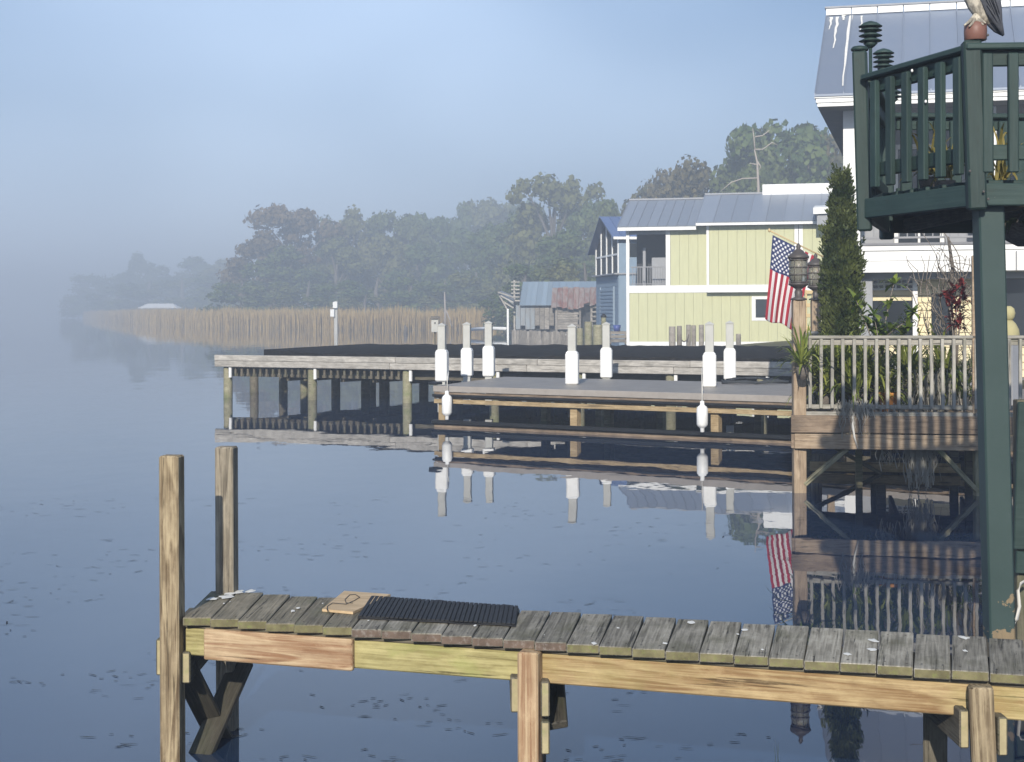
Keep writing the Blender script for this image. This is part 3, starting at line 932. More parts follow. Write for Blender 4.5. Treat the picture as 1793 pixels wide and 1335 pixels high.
fm_.box('rub_rail', -.01, LM, -.09, -.035, *zpx(694.5, 690), M_['blackpipe'], md, .02)
fm_.box('stringer', 0, LM, -.045, .0, *zpx(706, 698.5), M_['stringer'], md)
beam('rub_rail', fm_.pt(-.03, -.06, zpx(738.5, 0)[0]), fm_.pt(LM, -.06, zpx(738.5, 0)[0]), .075, .075, M_['blackpipe'], md, (0, 0, 1), .03)
fm_.box('lower_board', 0, LM, -.04, 0, .0 - .06, zpx(742.5, 0)[0], M_['brown'], md)
fm_.box('end_bumper', -.12, .08, -.06, .12, *zpx(674, 669), M_['blackpipe'], md, .02)
fm_.box('end_fascia', -.045, 0, .12, bv, ZM - .12, ZM + .002, M_['composite'], md)
for px, mt in ((772, 'stringer'), (1003, 'stringer'), (1250, 'stringer')):
    u, _ = fm_.uz(px, 720)
    fm_.box('pile', u - .07, u + .07, .015, .155, -.7, ZM - .15, M_[mt], md)
for u in (.9, 2.3, 4.4, 6.4, 8.2):
    for v in (2.3, 4.3):
        fm_.box('pile', u - .07, u + .07, v - .07, v + .07, -.7, ZM - .05, M_['pile'], md)
for v in (1.2, 2.4, 3.6, bv - .05):
    fm_.box('joist', .3, LM, v - .03, v + .03, ZM - .20, ZM - .031, M_['under'], md)
# posts with white sleeves
posts_px = [(774, 668, 613, 571), (1002, 673.5, 615.5, 573), (1242.5, 678, 617.5, 569), (818, 659, 610, 569), (856, 659.5, 606.5, 567), (1062, 662, 609.5, 569), (1278, 665, 610.5, 567)]
for k, (px, yb_, ys, yt) in enumerate(posts_px):
    b = W(px, yb_, ZM)
    s = FPX / b.y
    zs, zt_ = ZM + (yb_ - ys) / s, ZM + (yb_ - yt) / s
    wS, wP = (.235, .15)
    Mx = Matrix.Rotation(-fm_.a * .25, 4, 'Z')
    po = obj('post', cbox(wP, wP, zt_ - ZM + .6, M_['graypost'], .01), md, T((b.x, b.y, (zt_ + ZM - .6) / 2)) @ Mx)
    h = zs - ZM
    obj('sleeve', cbox(wS, wS, h * .95, M_['vinyl'], .022), po, T((b.x, b.y, ZM + h * .475 + .002)) @ Mx)
    w2 = wP / 2 + .004; w1 = wS / 2 - .008
    V = [(sx * w1, sy * w1, -h * .02) for sx, sy in ((-1, -1), (1, -1), (1, 1), (-1, 1))] + [(sx * w2, sy * w2, h * .04) for sx, sy in ((-1, -1), (1, -1), (1, 1), (-1, 1))]
    mobj('sleeve_shoulder', V, [[0, 1, 5, 4], [1, 2, 6, 5], [2, 3, 7, 6], [3, 0, 4, 7], [0, 1, 2, 3], [4, 5, 6, 7]], M_['vinyl'], po, False, T((b.x, b.y, zs - h * .03)) @ Mx, True)
    w3 = wP / 2 + .008
    V = [(sx * w3, sy * w3, 0) for sx, sy in ((-1, -1), (1, -1), (1, 1), (-1, 1))] + [(sx * w3, sy * w3, .012) for sx, sy in ((-1, -1), (1, -1), (1, 1), (-1, 1))] + [(0, 0, .06)]
    mobj('cap', V, [[0, 1, 5, 4], [1, 2, 6, 5], [2, 3, 7, 6], [3, 0, 4, 7], [0, 1, 2, 3], [4, 5, 8], [5, 6, 8], [6, 7, 8], [7, 4, 8]], M_['graypost'], po, False, T((b.x, b.y, zt_ + .001)) @ Mx, True)

# hanging fenders
def fender(px, ytop, ybot, rope_top, label):
    u, zt1 = fm_.uz(px, ytop, -.20)
    _, zb1 = fm_.uz(px, ybot, -.20)
    c = fm_.pt(u, -.20, 0)
    L = zt1 - zb1
    f = thing('boat_fender', label, 'fender', (c.x, c.y, zb1), 'white fenders on the boat dock')
    r = .092
    prof = [(.02, 0), (.035, .01), (.035, .06), (.045, .075), (r * .8, .095), (r, .13), (r, L - .13), (r * .8, L - .095), (.045, L - .075), (.035, L - .06), (.035, L - .01), (.02, L)]
    lathe('body', prof, M_['vinyl'], f, T((c.x, c.y, zb1)), 18)
    tp = fm_.pt(*[fm_.uz(rope_top[0], rope_top[1], .0)[0], -.03, fm_.uz(rope_top[0], rope_top[1], .0)[1]])
    tube('rope', [Vector((c.x, c.y, zt1 - .02)), Vector((c.x, c.y, zt1 + .12)).lerp(tp, .3), tp], .011, M_['rope'], f, 6)
fender(782.5, 684.5, 735.5, (787, 652), 'white boat fender hanging at the outer left corner of the gray dock')
fender(1229.5, 702, 757.5, (1230, 645), 'white boat fender hanging below the dock post near the wooden balcony')

# slack heap of dark hose on the dock
pts = []
for k in range(60):
    a = k * .42
    c = W(1320 + 50 * math.cos(a) + 14 * math.sin(k * 1.7), 668 + 3.4 * math.sin(a) + 1.2 * math.sin(k * .9), ZM + .02)
    pts.append(c + Vector((0, 0, .012 * (k % 3))))
hs = tube('hose', pts, .018, M_['darkrope'], None, 6)
tag(hs, 'dark hose lying in loops on the gray dock by the balcony', 'hose')

# ================================================================== long older dock behind
ZB = 1.045
c0, c1 = W(377, 622, ZB), W(1388, 634.5, ZB)
du = (c1 - c0).normalized()
fb = Fr((c0.x, c0.y), math.atan2(-du.y, du.x))
LB = (c1 - c0).length + 3
rd = thing('old_dock', 'long old dock with bleached front beam and black felt top', 'dock', (c0.x, c0.y, 0))
SB = FPX / c0.y
cuts = [0, 5.3, 9.0, 12.6, LB]
for k in range(4):
    fb.box('front_beam', cuts[k] + .004, cuts[k + 1] - .004, -.05, .05, ZB - .135, ZB + random.uniform(-.006, .004), M_['beam_gray'], rd, .01)
    fb.box('front_beam', cuts[k] * .97 + .004, cuts[k + 1] * .97 - .004, -.042, .04, ZB - .285, ZB - .139, M_['beam_gray'], rd, .01)
# black felt top, ragged along its edges
f_l = W(463, 612.5, ZB + .07); b_l = W(640, 602.8, ZB + .07); b_r = W(1460, 607.5, ZB + .07)
ul, vl = (f_l - c0).dot(fb.u), (f_l - c0).dot(fb.v)
V = []
n = 60
for i in range(n + 1):                      # front edge then back edge
    t = i / n
    u = ul + (LB - ul) * t
    v = .12 + (vl - .12) * max(0, 1 - t * 5) + random.uniform(-.05, .05)
    V.append(fb.pt(u, v, ZB + .055 + random.uniform(-.012, .02)))
for i in range(n + 1):
    t = i / n
    V.append(b_l.lerp(b_r, t) + Vector((0, random.uniform(-.1, .1), random.uniform(-.01, .03))))
nV = len(V)
V += [v - Vector((0, 0, .16)) for v in V]
F = [[i, i + 1, n + 2 + i, n + 1 + i] for i in range(n)]
F += [[x + nV for x in f[::-1]] for f in F[:]]
F += [[i, i + nV, i + 1 + nV, i + 1] for i in range(n)] + [[n + 1 + i, n + 2 + i, n + 2 + i + nV, n + 1 + i + nV] for i in range(n)]
F += [[0, n + 1, n + 1 + nV, nV], [n, n + nV, 2 * n + 1 + nV, 2 * n + 1]]
wmesh('felt_top', V, F, M_['tar'], rd)
for px in (393, 541, 707.5, 860, 1010, 1170, 1330):
    u, _ = fb.uz(px, 690)
    for v in (.12, 3.3, 6.5, 9.3):
        r = .115
        o = lathe('pile', [(r, -.8), (r * .97, 0), (r * .93, ZB - .29 if v < 1 else ZB - .12)], M_['pile'], rd, fb.M(u, v + (.02 if v < 1 else 0), 0), 10)
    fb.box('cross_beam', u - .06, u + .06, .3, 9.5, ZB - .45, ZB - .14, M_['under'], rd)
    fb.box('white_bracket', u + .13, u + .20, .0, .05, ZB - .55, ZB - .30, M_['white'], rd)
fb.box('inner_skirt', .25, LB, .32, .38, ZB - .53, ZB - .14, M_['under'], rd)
for px, v in ((445, 2.4), (496, 3.0), (588, 2.4), (640, 3.0), (672, 2.2), (742, 2.6), (800, 2.4), (930, 2.4), (1090, 2.4)):
    u, _ = fb.uz(px, 690, v)
    lathe('pile', [(.12, -.8), (.115, 0), (.11, ZB - .14)], M_['under'], rd, fb.M(u, v, 0), 10)
    if u > .4: fb.box('cross_beam', u - .05, u + .05, .4, 9.3, ZB - .62, ZB - .33, M_['under'], rd)
for v in (2.2, 4.4, 6.6, 9.4):
    fb.box('joist', .2 + v * .3, LB, v - .04, v + .04, ZB - .32, ZB - .14, M_['under'], rd)
k = 0
u = .35
while u < 5.6:
    fb.box('hanger', u, u + .055, .06, .10, ZB - .52, ZB - .29, M_['under'], rd)
    u += .19; k += 1

# ================================================================== pilings and odd posts
def piling(px, top, Y, w, label, mat='pile', cap=False, lean=0, group=None, zlow=-.8):
    p = P(px, top, Y)
    t = thing('piling', label, 'piling', (p.x, Y, 0), group)
    r = w * Y / FPX / 2
    lathe('shaft', [(r * 1.03, zlow), (r, .3), (r * .96, p.z - .02), (r * .88, p.z)], M_[mat], t, T((p.x, Y, 0)) @ Matrix.Rotation(lean, 4, 'Y'), 12)
    if cap: lathe('cap', [(r * 1.15, -.0), (r * 1.15, .05), (r * .3, .16)], M_['blackpipe'], t, T((p.x, Y, p.z + .002)), 12)
    return p
PG = 'pilings in front of the yellow house'
tops = []
for px, top, w, lab in ((1177, 572, 12, 'leftmost dark wooden piling against the yellow house wall'), (1189.5, 571, 9, 'second wooden piling from the left against the yellow wall'),
                        (1205.5, 569, 8.5, 'third wooden piling from the left against the yellow wall'), (1214.5, 570, 8.5, 'fourth wooden piling from the left, touching the third'),
                        (1228, 569, 9, 'piling behind the dock post in front of the yellow wall'), (1293, 585, 9, 'short stub of piling low against the yellow wall near the flag')):
    tops.append(piling(px, top, 58 + (px % 3) * .4, w, lab, 'oldboard', False, 0, PG))
PG2 = 'greenish pilings near the blue house'
piling(1015, 575, 62, 12, 'greenish piling partly behind the dock post below the rusty roof', 'pile', False, 0, PG2)
piling(1030, 563.5, 64, 14, 'taller greenish piling left of the blue shuttered wall', 'pile', False, 0, PG2)
piling(1047, 569, 60, 18, 'thick greenish piling beside the black capped piling', 'pile', False, 0, PG2)
piling(1057, 556, 66, 9, 'black capped piling in front of the blue house', 'pile', True, 0, PG2)
for a, b, dz, lab in ((tops[1], tops[2], .25, 'slack rope tied round the middle pilings by the yellow wall'), (tops[4] + Vector((0, 0, -.4)), tops[5] + Vector((0, 0, -.2)), .5, 'rope sagging between the last pilings by the yellow wall')):
    pts = [a.lerp(b, i / 8) + Vector((0, -.12, -.35 - dz * (1 - (2 * i / 8 - 1) ** 2))) for i in range(9)]
    tag(tube('mooring_rope', pts, .022, M_['twig'], None, 6), lab, 'rope')
# marker post with white boxes
Ym = 150
mk = thing('marker_post', 'gray marker post with small white boxes standing out in front of the reeds', 'post', (P(587, 580, Ym).x, Ym, 0))
pb_ = P(588, 528, Ym)
beam('post', (pb_.x, Ym, -.8), (pb_.x, Ym, pb_.z), .30, .30, M_['graypost'], mk)
for px, y0, y1, w in ((582, 542, 555, 7), (587, 529, 540, 8)):
    p, q = P(px, y0, Ym - .3), P(px, y1, Ym - .3)
    obj('white_box', cbox(w * Ym / FPX, .3, p.z - q.z, M_['white'], .02), mk, T((p.x, Ym - .32, (p.z + q.z) / 2)))
# bird house
Yb = 57
bh = thing('bird_house', 'gray wooden bird house on a pole left of the white dock posts', 'bird house', (P(761, 580, Yb).x, Yb, 0))
p, q = P(761.5, 558, Yb), P(761.5, 582, Yb)
obj('box', cbox(.25, .24, p.z - q.z, M_['graypost'], .01), bh, T((p.x, Yb, (p.z + q.z) / 2)))
obj('lid', cbox(.31, .34, .05, M_['oldboard'], .01), bh, T((p.x, Yb - .02, p.z + .028)) @ Matrix.Rotation(.15, 4, 'X'))
lathe('entrance_hole', [(.03, 0), (.03, .006)], M_['blackpipe'], bh, T((p.x + .01, Yb - .127, p.z - .16)) @ Matrix.Rotation(R(90), 4, 'X'), 12)
beam('pole', (p.x, Yb + .02, -.8), (p.x, Yb + .02, q.z + .0), .07, .07, M_['under'], bh)
# drowned snag in the reeds
dsn = thing('bare_stake', 'thin pale dead stake with a fallen limb in the reeds left of the boathouse', 'stake', (P(779, 570, 160).x, 160, 0))
tube('stake', [P(779, 590, 160), P(779.5, 545, 160), P(778.5, 512, 160)], [.13, .11, .06], M_['snag'], dsn)
tube('limb', [P(779, 540, 160), P(786, 556, 160), P(792, 574, 160)], [.08, .07, .04], M_['snag'], dsn)
lg = tube('floating_boom', [P(826, 577, 140), P(855, 575, 137), P(886, 576, 134)], .14, M_['white'], None, 8)
tag(lg, 'white floating boom in the water left of the boathouse', 'boom')
st = tube('stump', [P(710, 586, 150), P(710.5, 577, 150), P(709, 570, 150)], [.22, .17, .1], M_['bark'], None, 8)
tag(st, 'small dark stump poking up in front of the reeds', 'stump')

# ================================================================== yellow house
YH = 73.5
o_ = P(1097, 605, YH)
fy = Fr((o_.x, o_.y), R(13))
yh = thing('yellow_house', 'pale yellow two storey house with white trim and gray metal roof', 'house', (o_.x, o_.y, 0))
def U(px, py=500, v=0.0): return fy.uz(px, py, v)[0]
def Zy(px, py, v=0.0): return fy.uz(px, py, v)[1]
uE = U(1560)
zb0, zb1 = Zy(1110, 606), Zy(1110, 598.5)
zm0, zm1 = Zy(1110, 513.5), Zy(1110, 500.5)
ze = Zy(1110, 404)
DEP = 8.0
PB = -.34                                    # the projecting right hand storey
uP0 = U(1237, 450, PB)
zm0b, zm1b, zeb = zm0, zm1, Zy(1300, 395, PB)
# dark core behind the siding, with open porch
fy.box('core_wall', .05, uE, .06, DEP, zb0 - .9, zm0 + .05, M_['soffit'], yh)
fy.box('core_wall', U(1172), uE, .06, DEP, zm0 + .06, zeb, M_['soffit'], yh)
def siding(u0, u1, v, z0, z1, hole=None):
    w = .42; u = u0
    while u < u1 - .02:
        e = min(u + w, u1)
        if hole and e > hole[0] and u < hole[1]:
            if u < hole[0]: fy.box('siding_panel', u + .006, hole[0], v, v + .05, z0, z1, M_['yellow'], yh, .005)
            a, b = max(u, hole[0]), min(e, hole[1])
            fy.box('siding_panel', a + .002, b - .002, v, v + .05, z0, hole[2], M_['yellow'], yh, .005)
            fy.box('siding_panel', a + .002, b - .002, v, v + .05, hole[3], z1, M_['yellow'], yh, .005)
            if e > hole[1]: fy.box('siding_panel', hole[1], e - .006, v, v + .05, z0, z1, M_['yellow'], yh, .005)
        else:
            fy.box('siding_panel', u + .003, e - .003, v, v + .05, z0, z1, M_['yellow'], yh, .005)
        u += w
wu0, wu1 = U(1316), U(1350)
wz0, wz1 = Zy(1330, 562), Zy(1330, 519)
siding(.15, uE, 0, zb1 + .003, zm0 - .003, (wu0, wu1, wz0, wz1))
siding(U(1174), uP0 + .02, 0, zm1 + .003, ze + .15)
siding(uP0 + .12, U(1391, 450, PB), PB, zm1 + .003, zeb)
siding(U(1406, 450, PB), uE, PB, zm1 + .003, zeb)
fy.box('corner_board', 0, .145, -.02, .06, zb0, ze + .1, M_['white'], yh)
fy.box('base_board', .148, uE, -.03, .05, zb0, zb1, M_['white'], yh)
fy.box('belt_board', .148, uP0, -.03, .05, zm0, zm1, M_['white'], yh)
fy.box('belt_board', uP0, uE, PB - .03, .05, zm0, zm1, M_['white'], yh)
fy.box('corner_board', uP0, uP0 + .115, PB - .02, .05, zm1 + .003, zeb, M_['white'], yh)
fy.box('batten', U(1391, 450, PB), U(1398, 450, PB), PB - .02, PB + .04, zm1 + .003, zeb, M_['white'], yh)
fy.box('batten', U(1399, 450, PB), U(1406, 450, PB), PB - .02, PB + .04, zm1 + .003, zeb, M_['white'], yh)
# porch: posts, rail, dim room behind
pu0, pu1 = U(1104), U(1166)
fy.box('porch_post', pu1, pu1 + .2, -.02, .18, zm1, ze + .1, M_['white'], yh)
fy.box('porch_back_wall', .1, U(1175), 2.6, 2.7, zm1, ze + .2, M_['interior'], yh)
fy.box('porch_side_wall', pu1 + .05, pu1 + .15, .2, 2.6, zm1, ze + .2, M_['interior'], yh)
fy.box('porch_ceiling', .05, pu1 + .2, .07, 2.6, ze + .02, ze + .12, M_['soffit'], yh)
fy.box('porch_floor', .05, pu1 + .2, .07, 2.6, zm1 - .2, zm1 - .02, M_['soffit'], yh)
fy.box('porch_header', .148, pu1, .0, .1, Zy(1130, 411), ze + .1, M_['shadegray'], yh)
fy.box('chair', U(1118), U(1123), 1.4, 1.6, zm1, Zy(1120, 432), M_['shadegray'], yh)
fy.box('bench', U(1135), U(1160), 1.2, 1.7, zm1, Zy(1140, 450), M_['shadegray'], yh)
zr1 = Zy(1130, 467)
fy.box('porch_rail', pu0 + .01, pu1 - .003, -.01, .04, zr1 - .05, zr1, M_['irongray'], yh)
fy.box('porch_rail', pu0 + .01, pu1 - .003, -.01, .04, zm1 + .05, zm1 + .09, M_['irongray'], yh)
k = 0
while pu0 + .1 + k * .115 < pu1 - .03:
    fy.box('baluster', pu0 + .09 + k * .115, pu0 + .115 + k * .115, 0, .03, zm1 + .09, zr1 - .05, M_['irongray'], yh, .003); k += 1
# window
wn_ = fy.box('window', wu0 + .18, wu1 - .0, .02, .05, wz0 + .14, wz1 - .14, M_['glassdark'], yh, .003)
for a, b, c, d in ((wu0, wu1, wz0, wz0 + .14), (wu0, wu1, wz1 - .14, wz1), (wu0, wu0 + .18, wz0 + .14, wz1 - .14), (wu1 - .1, wu1 + .08, wz0 + .14, wz1 - .14)):
    fy.box('frame', a, b, -.03, .04, c + .001, d - .001, M_['white'], wn_)
# roofs of standing seam panels
def panel_roof(fr, parent, ua, ub, v0, z0, v1, z1, w, mat, over=0.0):
    n = max(1, round((ub - ua) / w)); w = (ub - ua) / n
    sl = Vector((0, v1 - v0, z1 - z0)); L = sl.length
    for i in range(n):
        a, b = ua + i * w, ua + (i + 1) * w
        V = [(a + .0, v0, z0), (b - .002, v0, z0), (b - .002, v1, z1), (a, v1, z1)]
        nn = Vector((0, -(z1 - z0), v1 - v0)).normalized() * .04
        V2 = [(p[0], p[1] - nn.y, p[2] - nn.z) for p in V]
        # raised seam on the left edge
        s = .022
        rib = [(a, v0, z0), (a + s, v0, z0), (a + s, v1, z1), (a, v1, z1)]
        ribt = [(p[0], p[1] + nn.y * .9, p[2] + nn.z * .9) for p in rib]
        VV = [fr.pt(*p) for p in V + V2 + rib + ribt]
        F = [[0, 1, 2, 3], [7, 6, 5, 4], [0, 4, 5, 1], [1, 5, 6, 2], [2, 6, 7, 3], [3, 7, 4, 0],
             [12, 13, 14, 15], [8, 12, 15, 11], [9, 10, 14, 13], [8, 9, 13, 12], [10, 11, 15, 14]]
        wmesh('roof_panel', VV, F, mat, parent, False, True)
OV = -.45
uA0, uA1 = fy.uz(1081, 401, OV)[0], fy.uz(1219, 396, OV)[0]
zA = fy.uz(1150, 396, OV)[1]; zAr = fy.uz(1150, 350, 3.2)[1]
panel_roof(fy, yh, uA0, uA1, OV, zA, 3.2, zAr, .47, M_['roof'])
fy.box('eave_board', uA0, uA1, OV + .01, OV + .06, zA - .20, zA - .045, M_['white'], yh)
fy.box('ridge_cap', uA0, uA1, 3.1, 3.3, zAr - .02, zAr + .06, M_['shadegray'], yh)
OV2 = PB - .45
uB0, uB1 = fy.uz(1218, 392, OV2)[0], uE
zB_ = fy.uz(1300, 388, OV2)[1]; zBr = fy.uz(1300, 340, 3.2)[1]
panel_roof(fy, yh, uB0, uB1, OV2, zB_, 3.2, zBr, .8, M_['roof'])
fy.box('eave_board', uB0, uB1, OV2 + .01, OV2 + .06, zB_ - .16, zB_ - .045, M_['white'], yh)
fy.box('ridge_cap', uB0, uB1, 3.1, 3.3, zBr - .02, zBr + .06, M_['shadegray'], yh)
fy.box('soffit', uA0 + .05, uB1, OV + .1, .05, ze + .12, ze + .16, M_['soffit'], yh)
cu0 = fy.uz(1335, 330, 3.0)[0]; cu1 = fy.uz(1463, 330, 3.0)[0]
fy.box('ridge_box', cu0, cu1, 3.0, 4.4, fy.uz(1400, 338, 3.0)[1] - .1, fy.uz(1400, 322, 3.0)[1], M_['white'], yh)
# small bay roof end near the cypress
bu0, bz = fy.uz(1424, 364, -1.6)
V = [fy.pt(bu0, -1.6, bz), fy.pt(bu0 + 2.6, -1.6, bz + .06), fy.pt(bu0 + 2.6, .2, bz + .25), fy.pt(bu0, .2, bz + .2)]
V += [v - Vector((0, 0, .28)) for v in V]
wmesh('bay_roof', V, [[0, 1, 2, 3], [7, 6, 5, 4], [0, 4, 5, 1], [1, 5, 6, 2], [2, 6, 7, 3], [3, 7, 4, 0]], M_['white'], yh)
fy.box('bay_soffit', bu0 + .15, bu0 + 2.5, -1.45, .1, bz - .75, bz - .29, M_['shadegray'], yh)

# ================================================================== blue house behind
nb_ = P(1084, 585, 82)
fbh = Fr((nb_.x, nb_.y), R(-7))
bh_ = thing('blue_house', 'blue boathouse with screened gable and slatted shutter behind the yellow house', 'house', (nb_.x, nb_.y, 0))
zl0 = .5; zl1 = P(1084, 481, 82).z; zev = P(1084, 416, 82).z; zap = P(1064, 377, 84).z
LV = 6.6
fbh.box('lower_wall', 0, 5, 0, LV, zl0 - 1.0, zl1, M_['bluewall'], bh_)
for k in range(17):
    z = zl0 + k * (zl1 - zl0) / 17
    fbh.box('siding_board', -.03, -.002, .05, LV - .05, z, z + (zl1 - zl0) / 17 - .012, M_['bluewall'], bh_, .008)
sh_ = fbh.box('shutter', -.07, -.035, 1.2, LV - 1.6, zl0 + .05, zl1 - .7, M_['bluewall'], bh_)
for k in range(14):
    z = zl0 + .1 + k * (zl1 - .75 - zl0) / 14
    fbh.box('slat', -.10, -.072, 1.25, LV - 1.65, z, z + .11, M_['bluewall'], sh_, .01)
for v in (1.05, LV - 1.6):
    fbh.box('shutter_trim', -.09, -.03, v, v + .16, zl0, zl1 - .6, M_['roof_pale'], bh_)
fbh.box('ledge', -.25, 5, -.1, LV + .1, zl1, zl1 + .08, M_['shadegray'], bh_)
# gable upper storey: dark screens framed in white
mid = LV * .5
V = [fbh.pt(0, 0, zl1 + .08), fbh.pt(0, LV, zl1 + .08), fbh.pt(0, LV, zev), fbh.pt(0, mid, zap - .25), fbh.pt(0, 0, zev)]
V += [v + fbh.u * .12 for v in V]
wmesh('screen', V, [[0, 1, 2, 3, 4], [9, 8, 7, 6, 5]] + [[i, (i + 1) % 5, (i + 1) % 5 + 5, i + 5] for i in range(5)], M_['screen'], bh_)
for v in (.05, LV * .25, mid, LV * .75, LV - .05):
    zt = zev + (zap - .3 - zev) * (1 - abs(v - mid) / mid)
    fbh.box('mullion', -.06, -.002, v - .08, v + .08, zl1 + .08, zt, M_['white'], bh_)
fbh.box('screen_rail', -.05, -.002, 0, LV, zl1 + 1.0, zl1 + 1.1, M_['white'], bh_)
fbh.box('upper_wall', .0, 5, -.05, .06, zl1 + .08, zev, M_['bluewall'], bh_)
wnb = fbh.box('window', .55, 1.6, -.09, -.052, zl1 + .9, zev - .3, M_['glassdark'], bh_)
fbh.box('frame', .42, .55, -.11, -.05, zl1 + .8, zev - .2, M_['white'], wnb)
fbh.box('eave_board', -.35, 5, -.42, -.37, zev - .12, zev + .02, M_['white'], bh_)
panel_roof(fbh, bh_, -.4, 5, -.4, zev, mid, zap, .5, M_['roof_blue'])
V = [fbh.pt(-.42, mid, zap), fbh.pt(5, mid, zap), fbh.pt(5, LV + .4, zev - .6), fbh.pt(-.42, LV + .4, zev - .6)]
V += [v - Vector((0, 0, .06)) for v in V]
wmesh('far_roof_slope', V, [[0, 1, 2, 3], [7, 6, 5, 4], [0, 4, 5, 1], [1, 5, 6, 2], [2, 6, 7, 3], [3, 7, 4, 0]], M_['roof_blue'], bh_)
# stepped landing in front of it
ls = thing('landing_steps', 'gray wooden landing steps at the foot of the blue house', 'steps', (nb_.x, 78, 0))
for k, (yy, h) in enumerate(((583, 4), (590, 5), (597, 6))):
    p, q = P(1066, yy, 77 - k), P(1099, yy, 77 - k)
    beam('step', p, q, .9, .14, M_['oldboard'], ls)
for px in (1068, 1096):
    beam('leg', P(px, 585, 76), P(px, 640, 76), .12, .12, M_['oldboard'], ls)
bk = P(1080, 577, 77)
bkt = lathe('bucket', [(.14, 0), (.18, .3), (.19, .3), (.15, .02)], plain('blue_plastic', (.06, .09, .3), .4), None, T((bk.x, 76.9, P(1080, 583, 77).z + .07)), 14)
tag(bkt, 'blue bucket on the landing by the shuttered blue wall', 'bucket')

# ================================================================== old boathouse
YB0 = 108
ob = P(905, 580, YB0)
fo = Fr((ob.x, ob.y), R(4))
oh = thing('old_boathouse', 'ramshackle boathouse with pale tin and rusted roof at the water', 'boathouse', (ob.x, ob.y, 0))
def Uo(px, py=540, v=0): return fo.uz(px, py, v)[0]
def Zo(px, py, v=0): return fo.uz(px, py, v)[1]
zt0, zw = Zo(930, 577), Zo(930, 535)
zri = fo.uz(930, 493.5, 3.5)[1]
for k in range(8):
    a = Uo(903) + k * (Uo(970) - Uo(903)) / 8
    fo.box('wall_sheet', a + .008, a + (Uo(970) - Uo(903)) / 8 - .008, 0, .04, zt0 + (.25 if k % 3 == 1 else 0), zw, M_['tinwall'] if k < 4 else M_['oldboard'], oh)
fo.box('back_wall', Uo(903), Uo(1048), 3.4, 3.5, 0, zw + .5, M_['oldboard'], oh)
fo.box('interior_shade_sheet', Uo(906), Uo(1046), .5, .6, .2, zw, M_['interior'], oh)  # dark sheet standing in for the shade inside the boathouse
panel_roof(fo, oh, Uo(910), Uo(966), -.35, zw + .02, 3.5, zri, .38, M_['roof_pale'])
panel_roof(fo, oh, fo.uz(966, 500, 1.2)[0], fo.uz(1050, 500, 1.2)[0], 1.2, fo.uz(1000, 506, 1.2)[1], 3.5, zri, .5, M_['roof_pale'])
# patched rusty lean-to roof, every sheet a bit askew
nrs = 9
for k in range(nrs):
    a = Uo(966) + k * (Uo(1052) - Uo(966)) / nrs; b = a + (Uo(1052) - Uo(966)) / nrs - .02
    dz = random.uniform(-.12, .12)
    z0_, z1_ = Zo(990, 538, -.8) + dz + (.2 if k > 5 else 0), fo.uz(990, 503, 1.1)[1] + random.uniform(-.06, .06)
    V = [fo.pt(a, -.8, z0_), fo.pt(b, -.8, z0_ + random.uniform(-.1, .1)), fo.pt(b, 1.15, z1_), fo.pt(a, 1.15, z1_)]
    V += [v - Vector((0, 0, .05)) for v in V]
    wmesh('roof_sheet', V, [[0, 1, 2, 3], [7, 6, 5, 4], [0, 4, 5, 1], [1, 5, 6, 2], [2, 6, 7, 3], [3, 7, 4, 0]], M_['rust'], oh)
for k in range(9):
    z = Zo(990, 577) + k * .165
    fo.box('wall_board', Uo(972), Uo(1014) + random.uniform(-.1, .1), -.35, -.31, z, z + .15, M_['oldboard'], oh)
for px in (973, 1014, 1034, 1046):
    fo.box('door_post', Uo(px), Uo(px) + .14, -.45, -.32, .0, Zo(px, 536), M_['oldboard'], oh)
for k in range(5):
    fo.box('rail_board', Uo(1036), Uo(1049), -.5, -.46, Zo(1040, 540 + k * 8), Zo(1040, 537 + k * 8), M_['oldboard'], oh)
for k in range(6):
    z = Zo(900, 494 + k * 6.5, 1.5)
    fo.box('batten', Uo(895, 510, 1.5), Uo(910, 510, 1.5), 1.45, 1.55, z - .06, z + .03, M_['beam_gray'], oh)
fo.box('gable_post', Uo(899, 510, 1.5), Uo(902, 510, 1.5), 1.5, 1.62, -.5, Zo(900, 491, 1.5), M_['beam_gray'], oh)
fo.box('white_post', Uo(887.5), Uo(891), -.1, .05, -.5, Zo(889, 541), M_['white'], oh)
for k, (a, b, c, d) in enumerate(((872, 512, 896, 520), (876, 518, 898, 530), (872, 514, 889, 545), (880, 528, 899, 540))):
    beam('fallen_rafter', fo.pt(Uo(a), .2 * k, Zo(a, b)), fo.pt(Uo(c), .4, Zo(c, d)), .12, .1, M_['beam_gray'], oh)
V = [fo.pt(Uo(872), .3, Zo(872, 513)), fo.pt(Uo(899), .3, Zo(899, 533)), fo.pt(Uo(899), 2, Zo(899, 520)), fo.pt(Uo(874), 2, Zo(874, 508))]
V += [v - Vector((0, 0, .05)) for v in V]
wmesh('lean_to_roof', V, [[0, 1, 2, 3], [7, 6, 5, 4], [0, 4, 5, 1], [1, 5, 6, 2], [2, 6, 7, 3], [3, 7, 4, 0]], M_['tinwall'], oh)
for k in range(26):
    t = k / 25
    p = P(898 + 108 * t, 578 + 4 * t, YB0 - 1 - 14 * t)
    p.z += random.uniform(-.08, .05)
    beam('bulkhead_board', (p.x, p.y, -.5), (p.x + random.uniform(-.03, .03), p.y, p.z), .16, .07, M_['oldboard'], oh, (0, 1, 0))
fo.box('white_sill', Uo(982), Uo(994), -3.2, -3.1, Zo(990, 588, -3), Zo(990, 585, -3), M_['white'], oh)

